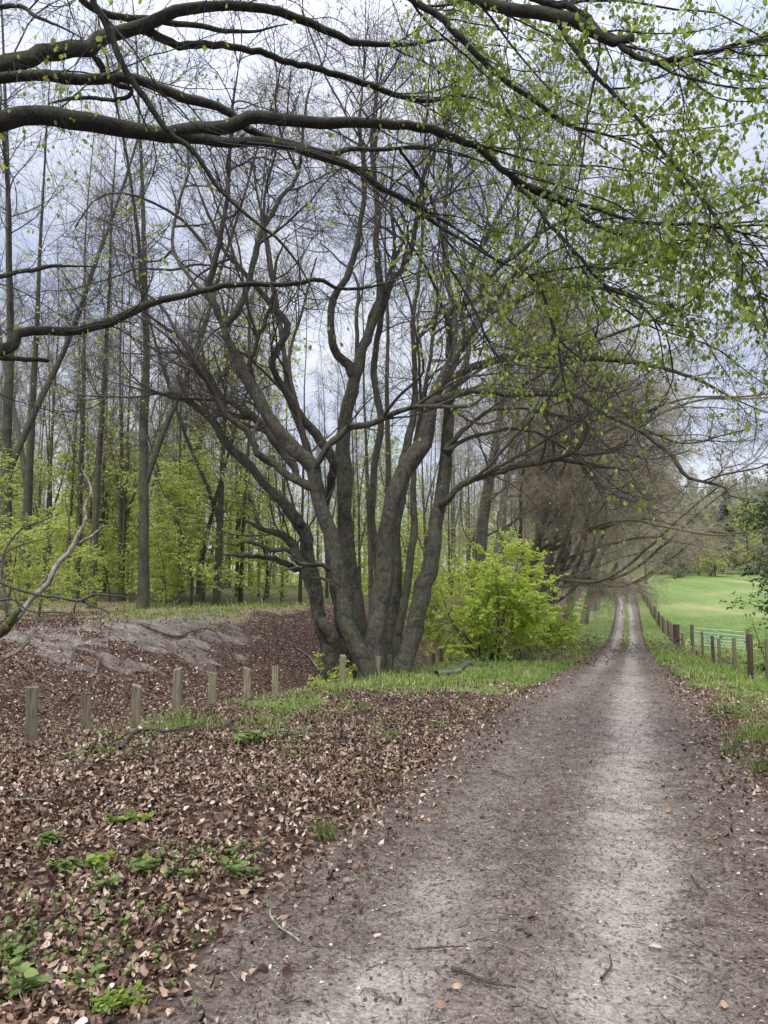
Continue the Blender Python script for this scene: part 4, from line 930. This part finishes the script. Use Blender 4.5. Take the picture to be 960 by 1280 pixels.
# ------------------------------------------------------------------ low wooden posts
def low_post(px, d, h, w, tilt, m, label, rz):
    x = (px - 480) / F * d * 1.0; z = float(H(x, d))
    T = MB(); hh = h + .3
    n = 7; zz = np.linspace(-.3, h, n)
    q = []
    for i, zv in enumerate(zz):
        s = w / 2 * (1 + rng.normal() * .03)
        q.append([[sx * s * (1 + rng.normal() * .03) + tilt[0] * zv, sy * s * (1 + rng.normal() * .03) + tilt[1] * zv, zv] for sx, sy in ((-1, -.85), (-.85, -1), (.85, -1), (1, -.85), (1, .85), (.85, 1), (-.85, 1), (-1, .85))])
    q = np.array(q); slope = rng.normal(size=2) * .12
    q[-1, :, 2] += (q[-1, :, 0] * slope[0] + q[-1, :, 1] * slope[1]) * 1.5
    V = q.reshape(-1, 3); fs = []
    for i in range(n - 1):
        for k in range(8): fs.append([i * 8 + k, i * 8 + (k + 1) % 8, (i + 1) * 8 + (k + 1) % 8, (i + 1) * 8 + k])
    top = [[(n - 1) * 8 + k for k in s] for s in ((0, 1, 2, 3), (0, 3, 4, 7), (4, 5, 6, 7))]
    o = make('wooden_post', V, [np.array(fs + top)], m, None, False)
    o.location = (x, d, z); o.rotation_euler = (0, 0, rz)
    return tag(o, label, 'post', 'low wooden posts edging the hollow')
LP = [(47, 7.5, .56, .1, 'tallest looking square post, nearest the left edge of the leafy hollow'),
      (115, 8.26, .48, .095, 'grey post standing in dead bracken, second from the left edge'),
      (176, 9.07, .50, .1, 'leaning flat topped post behind the dark curved stick'),
      (225, 9.84, .56, .105, 'post with green moss round its foot, fourth along the hollow'),
      (268, 10.6, .49, .1, 'post rising where the thin dark stick ends, fifth along the hollow'),
      (311, 11.56, .52, .1, 'slim upright post before the wide gap, last but one'),
      (346, 12.4, .50, .1, 'post at the near side of the wide gap in the row'),
      (428, 15.2, .58, .1, 'pale post just left of the front beech stem'),
      (472, 17.0, .52, .095, 'post directly in front of the centre beech stem'),
      (488, 17.8, .54, .095, 'narrow post just right of the centre beech stem'),
      (503, 18.9, .54, .095, 'post in front of the dark gap between two right stems'),
      (517, 19.9, .56, .095, 'post at the foot of the right beech stem'),
      (531, 21.4, .50, .09, 'mossy post just right of the great beech in grass'),
      (541, 22.6, .50, .09, 'dark short post below the left side of the bright bush'),
      (551, 23.8, .52, .09, 'dark post under the left low bough of the bush'),
      (562, 25.0, .52, .09, 'dark post farther under the bush, next to last visible'),
      (571, 26.2, .52, .09, 'farthest visible low post in shade under the bush')]
for i, (px, d, h, w, lab) in enumerate(LP):
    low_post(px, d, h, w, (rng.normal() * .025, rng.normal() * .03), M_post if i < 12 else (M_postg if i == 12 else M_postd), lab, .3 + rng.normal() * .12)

# ------------------------------------------------------------------ right fences and gate
def fence(label, pts, h, mats, wires=4, group=None, wr=.004, rr=.055):
    x0, y0 = pts[0]; b = np.array([x0, y0, float(H(x0, y0))])
    T = thing('wire_fence', b, label, 'fence', group)
    tops = []
    for i, (x, y) in enumerate(pts):
        z = float(H(x, y)); t = rng.normal(size=2) * .03; hh = h * rng.uniform(.93, 1.07); r = rr * rng.uniform(.85, 1.15)
        P = np.array([[[x, y, z - .4], [x, y, z], [x + t[0] * .5, y + t[1] * .5, z + hh * .5], [x + t[0], y + t[1], z + hh - .02], [x + t[0], y + t[1], z + hh]]])
        V, fs = tubes(P, np.array([[r, r, r * .97, r * .93, r * .8]]), 8, True, .05, seed=i * 3); make('post', V - b, fs, mats[i % len(mats)], T)
        tops.append((x, y, z))
    mb = MB(); tp = np.array(tops)
    for k in range(wires):
        P = tp + np.array([0, 0, h * (.2 + .72 * k / (wires - 1))]); mb.tubes(P[None], np.full((1, len(P)), wr), 3)
    mb.build('wire', M_wire, T, off=b)
near = []
for px, d in ((954, 19.3), (932, 20.2), (913, 25.4), (895, 27.2), (887, 32.0), (874, 36), (862, 41)):
    near.append(((px - 480) / F * d, d))
near.insert(0, (8.55, 15.4)); near.insert(0, (7.4, 12.0))
fence('near wire fence of rough mossy and reddish posts right of the track', near, 1.22, [M_postg, M_postg, M_postg, M_postd, M_postg, M_postg, M_postd, M_postg, M_postg], 4, rr=.075)
fp = [(float(xpath(dd)) + 3.2 - 1.3 * (dd - 47) / 48, dd) for dd in np.arange(47.5, 104, 1.9)]
fence('long fence of close grey posts running down and up beside the track', fp, 1.2, [M_postg, M_postd, M_post], 3, wr=.006, rr=.075)
# stile-like strainer post with ledge boards
x, y = (842 - 480) / F * 46, 46.; z = float(H(x, y))
T = thing('gate_post', (x, y, z), 'stout dark post with two ledge boards where the fences meet', 'post')
MB().box((0, 0, .5), (.26, .26, 1.6), .3).build('post', M_postd, T, False)
MB().box((-.12, -.1, .42), (.7, .3, .07), .3).box((-.12, -.1, .05), (.6, .25, .07), .3).build('ledge_board', M_postd, T, False)
MB().box((.32, -.15, .2), (.14, .14, 1.2), .3).build('side_post', M_post, T, False)
# field gate
gl, _ = at(868, 790, 50); gr_, _ = at(931, 792, 46.5)
gz = min(float(H(gl[0], gl[1])), float(H(gr_[0], gr_[1])))
T = thing('field_gate', (gl[0], gl[1], gz), 'pale green metal field gate with horizontal bars closing the meadow', 'gate')
dv = np.array([gr_[0] - gl[0], gr_[1] - gl[1], 0]); 
mb = MB()
for k, hz in enumerate((.16, .34, .52, .72, .94, 1.18)):
    P = np.array([[0, 0, hz], dv * .5 + [0, 0, hz], dv + [0, 0, hz]]); mb.tubes(P[None], np.full((1, 3), .03), 8)
mb.build('bars', M_gate, T)
mb = MB()
for u in (0.0, .5, 1.0):
    P = np.array([dv * u + [0, -.005, .13], dv * u + [0, -.005, .7], dv * u + [0, -.005, 1.22]]); mb.tubes(P[None], np.full((1, 3), .026), 8)
P = np.array([dv * .0 + [0, -.04, .16], dv * .25 + [0, -.04, .67], dv * .5 + [0, -.04, 1.18]]); mb.tubes(P[None], np.full((1, 3), .018), 6)
mb.build('uprights', M_gate, T)
for u in (-.05, 1.05):
    V, fs = tubes(np.array([[dv * u + [0, 0, -.4], dv * u + [0, 0, .6], dv * u + [0, 0, 1.38]]]), np.full((1, 3), .11), 10, True); make('post', V, fs, M_postd, T)
MB().box(dv * .55 + np.array([0, -.04, .75]), (.28, .02, .1), 0).build('latch_plate', M_postd, T, False)
# far pale rail fence
a0, a1 = np.array([(850 - 480) / F * 148, 148.]), np.array([(985 - 480) / F * 152, 152.])
b = np.array([a0[0], a0[1], float(H(*a0))]); T = thing('rail_fence', b, 'pale rail fence along the far side of the meadow', 'fence')
tp = []
for i in range(11):
    q = a0 + (a1 - a0) * i / 10; z = float(H(*q)); tp.append([q[0], q[1], z])
    MB().box(np.array([q[0], q[1], z + .6]) - b, (.16, .16, 1.5)).build('post', M_rail, T, False)
tp = np.array(tp); mb = MB()
for hz in (.45, .85, 1.2): mb.tubes((tp + [0, -.1, hz])[None], np.full((1, 11), .07), 4)
mb.build('rail', M_rail, T, off=b)

WK = .58
# ------------------------------------------------------------------ fallen dead tree on the left
fb, _ = at(20, 780, 10.4); fb[2] = float(H(fb[0], fb[1]))
T = thing('fallen_tree', fb, 'bleached fallen dead tree with a forked white branch on the left bank', 'dead tree')
def tl(name, d0, d1, pts, m, k=8, pre=None, M=30):
    P, R = traced(d0, d1, pts, M, .012, pre=pre); V, fs = tubes(P[None], R[None], k, True, .12, seed=int(rng.integers(50))); make(name, V - fb, fs, m, T); return P, R
x0 = -7.5
tl('trunk', 10.6, 10.2, [(-40, 835, 34), (0, 790, 26), (14, 775, 20), (26, 762, 14)], M_log, 12)
A = [tl('branch', 10.5, 10.9, [(18, 775, 12), (45, 745, 11), (60, 730, 11), (73, 704, 11), (92, 682, 10), (98, 668, 8), (107, 650, 7), (107, 632, 6), (114, 617, 6), (110, 600, 5), (102, 585, 4), (103, 578, 3)], M_dead),
     tl('branch', 10.8, 10.6, [(92, 683, 8), (103, 677, 7), (114, 671, 6), (127, 660, 5), (141, 656, 3)], M_dead),
     tl('branch', 10.7, 11.0, [(78, 697, 4), (84, 683, 4), (86, 650, 4), (82, 627, 3), (84, 610, 2)], M_stick),
     tl('branch', 9.2, 9.6, [(-30, 715, 7), (0, 727, 7), (32, 740, 7), (70, 747, 6), (102, 750, 6), (120, 744, 5), (150, 745, 4), (173, 747, 3)], M_stick),
     tl('branch', 9.5, 9.4, [(102, 751, 5), (120, 759, 4), (135, 765, 4), (137, 774, 3)], M_stick),
     tl('branch', 9.6, 9.8, [(-10, 752, 5), (17, 750, 5), (37, 764, 4), (82, 766, 4), (94, 773, 3)], M_stick),
     tl('branch', 9.3, 10.2, [(-20, 838, 12), (0, 826, 11), (30, 805, 10), (50, 782, 8), (66, 768, 6)], M_dead),
     tl('branch', 10.5, 11.2, [(10, 770, 8), (4, 700, 6), (22, 665, 5), (50, 652, 4), (80, 640, 3)], M_stick),
     tl('branch', 10.5, 10.8, [(8, 765, 6), (-5, 720, 6), (10, 690, 4), (30, 680, 3), (62, 672, 2)], M_stick)]
PA = np.stack([a for a, _ in A]); RA = np.stack([b_ for _, b_ in A])
mb = MB(); P1, R1 = spawn(PA[[0, 3, 4, 5, 6, 7, 8]], RA[[0, 3, 4, 5, 6, 7, 8]], 8, .2, .98, (30, 75), (.3, .9), 7, .14, (0, 0, 0), .008, .003, zig=.1); mb.tubes(P1, R1, 4)
P2, R2 = spawn(P1, R1, 4, .2, 1, (30, 70), (.1, .4), 4, .14, (0, 0, 0), .008, .002); mb.tubes(P2, R2, 3); mb.build('twig_sprays', M_ntwig, T, off=fb)

# ------------------------------------------------------------------ sticks, roots and little plants on the ground
def stick(label, pts, w, m=M_stick, name='fallen_stick', cat='stick', twig=2):
    """pts: photograph points laid on the ground"""
    q = []
    for (px, py) in pts:
        aa = (px - 480) / F; bb = (640 - py) / F; v = np.array([aa, cP - bb * sP, sP + bb * cP]); t = 1.
        for _ in range(60):
            p = np.array([0, 0, EYE]) + v * t; t += (p[2] - float(H(p[0], p[1]))) * .5 / max(.05, -v[2])
        q.append([*p, 1.])
    c = catmull(q, 14); L = np.linalg.norm(np.diff(c[:, :3], axis=0), axis=1).sum()
    c[:, 2] = H(c[:, 0], c[:, 1]) + w * .35 + .012 + .03 * np.sin(np.linspace(0, 3.1, 14)) * min(1, L)
    base = c[0, :3].copy()
    P = c[None, :, :3] + rng.normal(size=(1, 14, 3)) * w * .1; R = w / 2 * np.linspace(1, .45, 14)[None]
    mb = MB().tubes(P, R, 7, True)
    if twig:
        P1, R1 = spawn(P, R, twig, .3, .9, (25, 55), (L * .2, L * .4), 5, .12, (0, 0, -.01), .012, w * .15, flat=.9); mb.tubes(P1, R1, 5)
    o = mb.build(name, m, None, off=base); o.location = base
    return tag(o, label, cat)
stick('dark curved stick lying in leaves beside the third low post', [(150, 940), (166, 922), (178, 918), (205, 922), (235, 914), (268, 905)], .035)
stick('thin forked twig on leaves at the left edge of the track', [(378, 1183), (352, 1168), (336, 1150), (352, 1130), (362, 1112)], .012, M_dead)
stick('pale reddish stick with torn end on the track at bottom centre', [(500, 1257), (478, 1250), (452, 1243)], .02, M_dead, twig=0)
stick('hooked brown twig lying between the wheel lines at the bottom', [(752, 1228), (764, 1215), (762, 1198)], .012, twig=1)
stick('dark split stick in the bottom middle of the track', [(565, 1215), (588, 1227), (615, 1238), (645, 1240)], .016)
stick('long thin dark twig across the track, upper left of the middle', [(615, 965), (630, 972), (645, 976)], .016)
stick('straight dark twig lying flat on the track left of the pale wheel line', [(518, 1191), (548, 1191), (580, 1188)], .011, twig=0)
stick('curved grey twig on the right side of the track', [(864, 1097), (872, 1112), (885, 1121)], .012, twig=1)
stick('grey straight stick in dead leaves at the left border', [(0, 1003), (28, 1005), (62, 1004)], .02, M_dead)
stick('pale crooked stick on leaf litter in front of the hollow gap', [(335, 917), (365, 918), (392, 924)], .022, M_dead)
stick('bleached short stick between the first two posts in the hollow', [(86, 910), (90, 893), (96, 886)], .03, M_dead)
stick('long fallen bough lying on the verge right of the bush', [(650, 828), (680, 824), (715, 826), (740, 832)], .09, twig=6)
stick('pale broken log lying in grass below the bush', [(545, 846), (575, 840), (600, 832), (640, 828)], .13, M_dead, 'fallen_log', 'log', 2)
stick('twisted pale root running down the bank left of the great beech', [(372, 812), (385, 822), (398, 838), (418, 850)], .07, M_dead, 'tree_root', 'root', 1)
stick('long dark root exposed along the top of the grey bare slope', [(175, 785), (215, 800), (262, 806), (298, 806)], .06, M_stick, 'tree_root', 'root', 2)
stick('thin twig hanging down the leafy slope of the hollow', [(120, 838), (124, 826), (132, 816)], .025, M_dead, twig=1)

def seedling(px, py, s, label, m=M_leaf, kind=0):
    s *= 1.25
    aa = (px - 480) / F; bb = (640 - py) / F; v = np.array([aa, cP - bb * sP, sP + bb * cP]); t = 1.
    for _ in range(60):
        p = np.array([0, 0, EYE]) + v * t; t += (p[2] - float(H(p[0], p[1]))) * .5 / max(.05, -v[2])
    T = thing('grass_tuft' if kind == 1 else 'seedling', p, label, 'grass tuft' if kind == 1 else 'plant')
    if kind == 1:
        n = 46; a = rng.random(n) * 6.28; P, R = grow(rng.normal(size=(n, 3)) * [s * .15, s * .15, 0], np.stack([np.cos(a) * .45, np.sin(a) * .45, np.ones(n)], -1), s * rng.uniform(.6, 1.2, n), np.full(n, .0025), 4, .04, (0, 0, -.06), .2)
        V, fs = tubes(P, R, 3); make('blades', V, fs, m, T); return
    n = 5; a = rng.random(n) * 6.28
    P, R = grow(rng.normal(size=(n, 3)) * [s * .3, s * .3, 0], np.stack([np.cos(a) * .6, np.sin(a) * .6, np.ones(n)], -1), s * rng.uniform(.6, 1.1, n), np.full(n, .0022), 5, .1, (0, 0, -.03), .5)
    for q in range(n):
        V, fs = tubes(P[q:q + 1], R[q:q + 1], 4); make('stem', V, fs, m, T)
    pos, TT = along(P, 9, .35, 1); N = len(pos); a = rng.random(N) * 6.28
    V, fs = leafmesh(pos, np.stack([np.cos(a), np.sin(a), rng.normal(size=N) * .25 + .05], -1), nrm(np.array([0, 0, 1.]) + rng.normal(size=(N, 3)) * .3), s * (.35 + .3 * rng.random(N)), .65, .15)
    make('leaves', V, fs, m, T)
seedling(408, 1050, .12, 'bright green grass tuft at the leaf edge beside the track', M_grass, 1)
seedling(178, 1030, .065, 'pair of fresh light green seedlings highest in the leaf litter', M_leaf)
seedling(148, 1032, .06, 'low light green seedling left of the highest seedling pair', M_leaf)
seedling(132, 1084, .07, 'yellow-green seedling in the middle of the leaf litter', M_leaf)
seedling(140, 1112, .06, 'green seedling just below the yellow-green one', M_herb)
seedling(82, 1090, .075, 'dull green herb clump left of the yellow-green seedling', M_herb)
seedling(60, 1062, .08, 'upright dull green herb at the upper left of the litter', M_herb)
seedling(184, 1095, .07, 'feathery green sprig right of the yellow-green seedling', M_herb)
seedling(232, 1102, .045, 'small green sprig nearest the middle of the litter', M_herb)
seedling(152, 1160, .04, 'tiny green sprout low in the middle left litter', M_herb)
seedling(160, 1258, .055, 'light green leaf rosette at the bottom beside the track edge', M_leaf)
seedling(135, 1262, .05, 'small green plant just left of the bottom rosette', M_leaf)
seedling(20, 1245, .075, 'dark green herb clump in the bottom left corner', M_herb)
seedling(8, 1212, .065, 'green herb at the left border above the corner clump', M_herb)
seedling(95, 1230, .055, 'grey-green herb between corner clump and bottom rosette', M_herb)
seedling(305, 1097, .08, 'green sprig in litter close to the track edge', M_herb)
seedling(318, 930, .12, 'green leafy herb beside the pale crooked stick', M_herb)
seedling(225, 905, .12, 'green moss-like herb at the foot of the fourth post', M_herb)
seedling(915, 945, .22, 'tall green grass tuft on the right verge', M_grass, 1)
seedling(945, 965, .18, 'smaller grass tuft at the right border of the verge', M_grass, 1)

# ------------------------------------------------------------------ world, light, camera
sc = bpy.context.scene
w = bpy.data.worlds.new('World'); sc.world = w; w.use_nodes = True; nt = w.node_tree
bg = nt.nodes['Background']
SE, SR = math.radians(52), math.radians(205)
sky = nd(nt, 'ShaderNodeTexSky'); sky.sky_type = 'NISHITA'; sky.sun_disc = False; sky.sun_elevation = SE; sky.sun_rotation = SR
tc = nd(nt, 'ShaderNodeTexCoord'); mp = mapping(nt, tc.outputs['Generated'], (1, 1, 2.5))
n1 = noise(nt, mp, 2.2, 6, .55, .3)
cloud = ramp(nt, n1, [(.35, (.58, .65, .88)), (.5, (.78, .83, 1.0)), (.65, (.98, 1.0, 1.06))])
sz = nd(nt, 'ShaderNodeSeparateXYZ'); lk(nt, tc.outputs['Generated'], sz.inputs[0])
zf = nd(nt, 'ShaderNodeMapRange'); lk(nt, sz.outputs[2], zf.inputs[0]); zf.inputs[1].default_value = .5; zf.inputs[2].default_value = .85
cl2 = nd(nt, 'ShaderNodeVectorMath', _operation='SCALE'); lk(nt, mix(nt, mth(nt, 'MULTIPLY', zf.outputs[0], .45), cloud, (1.0, .965, .90)), cl2.inputs[0]); sx = nd(nt, 'ShaderNodeSeparateXYZ'); lk(nt, tc.outputs['Generated'], sx.inputs[0])
zen = nd(nt, 'ShaderNodeMapRange', _interpolation_type='SMOOTHSTEP'); lk(nt, sx.outputs[2], zen.inputs[0])
for q, vv in enumerate((.42, .95, 5.8, 20.)): zen.inputs[q + 1].default_value = vv
lk(nt, zen.outputs[0], cl2.inputs['Scale'])
lk(nt, mix(nt, .85, sky.outputs[0], cl2.outputs[0]), bg.inputs['Color'])
bg.inputs['Strength'].default_value = .1
sl = bpy.data.lights.new('sun', 'SUN'); sl.energy = 1.5; sl.angle = math.radians(12); sl.color = (1, .97, .92)
so = bpy.data.objects.new('sun', sl); C.objects.link(so)
from mathutils import Vector
sd = Vector((math.sin(SR) * math.cos(SE), math.cos(SR) * math.cos(SE), math.sin(SE)))
so.rotation_euler = sd.to_track_quat('Z', 'Y').to_euler()
cam = bpy.data.cameras.new('camera'); co = bpy.data.objects.new('camera', cam); C.objects.link(co)
co.location = (0, 0, EYE); co.rotation_euler = (math.radians(90) + PITCH, 0, 0)
cam.sensor_fit = 'VERTICAL'; cam.sensor_height = 36; cam.lens = 36 * 960 / 1280; cam.clip_end = 1500; cam.clip_start = .05
sc.camera = co
sc.view_settings.view_transform = 'Standard'; sc.view_settings.look = 'None'; sc.view_settings.exposure = .85; sc.view_settings.gamma = 1
sc.render.engine = 'CYCLES'; sc.cycles.use_denoising = True
sc.cycles.max_bounces = 5; sc.cycles.diffuse_bounces = 3; sc.cycles.transmission_bounces = 3; sc.cycles.transparent_max_bounces = 4
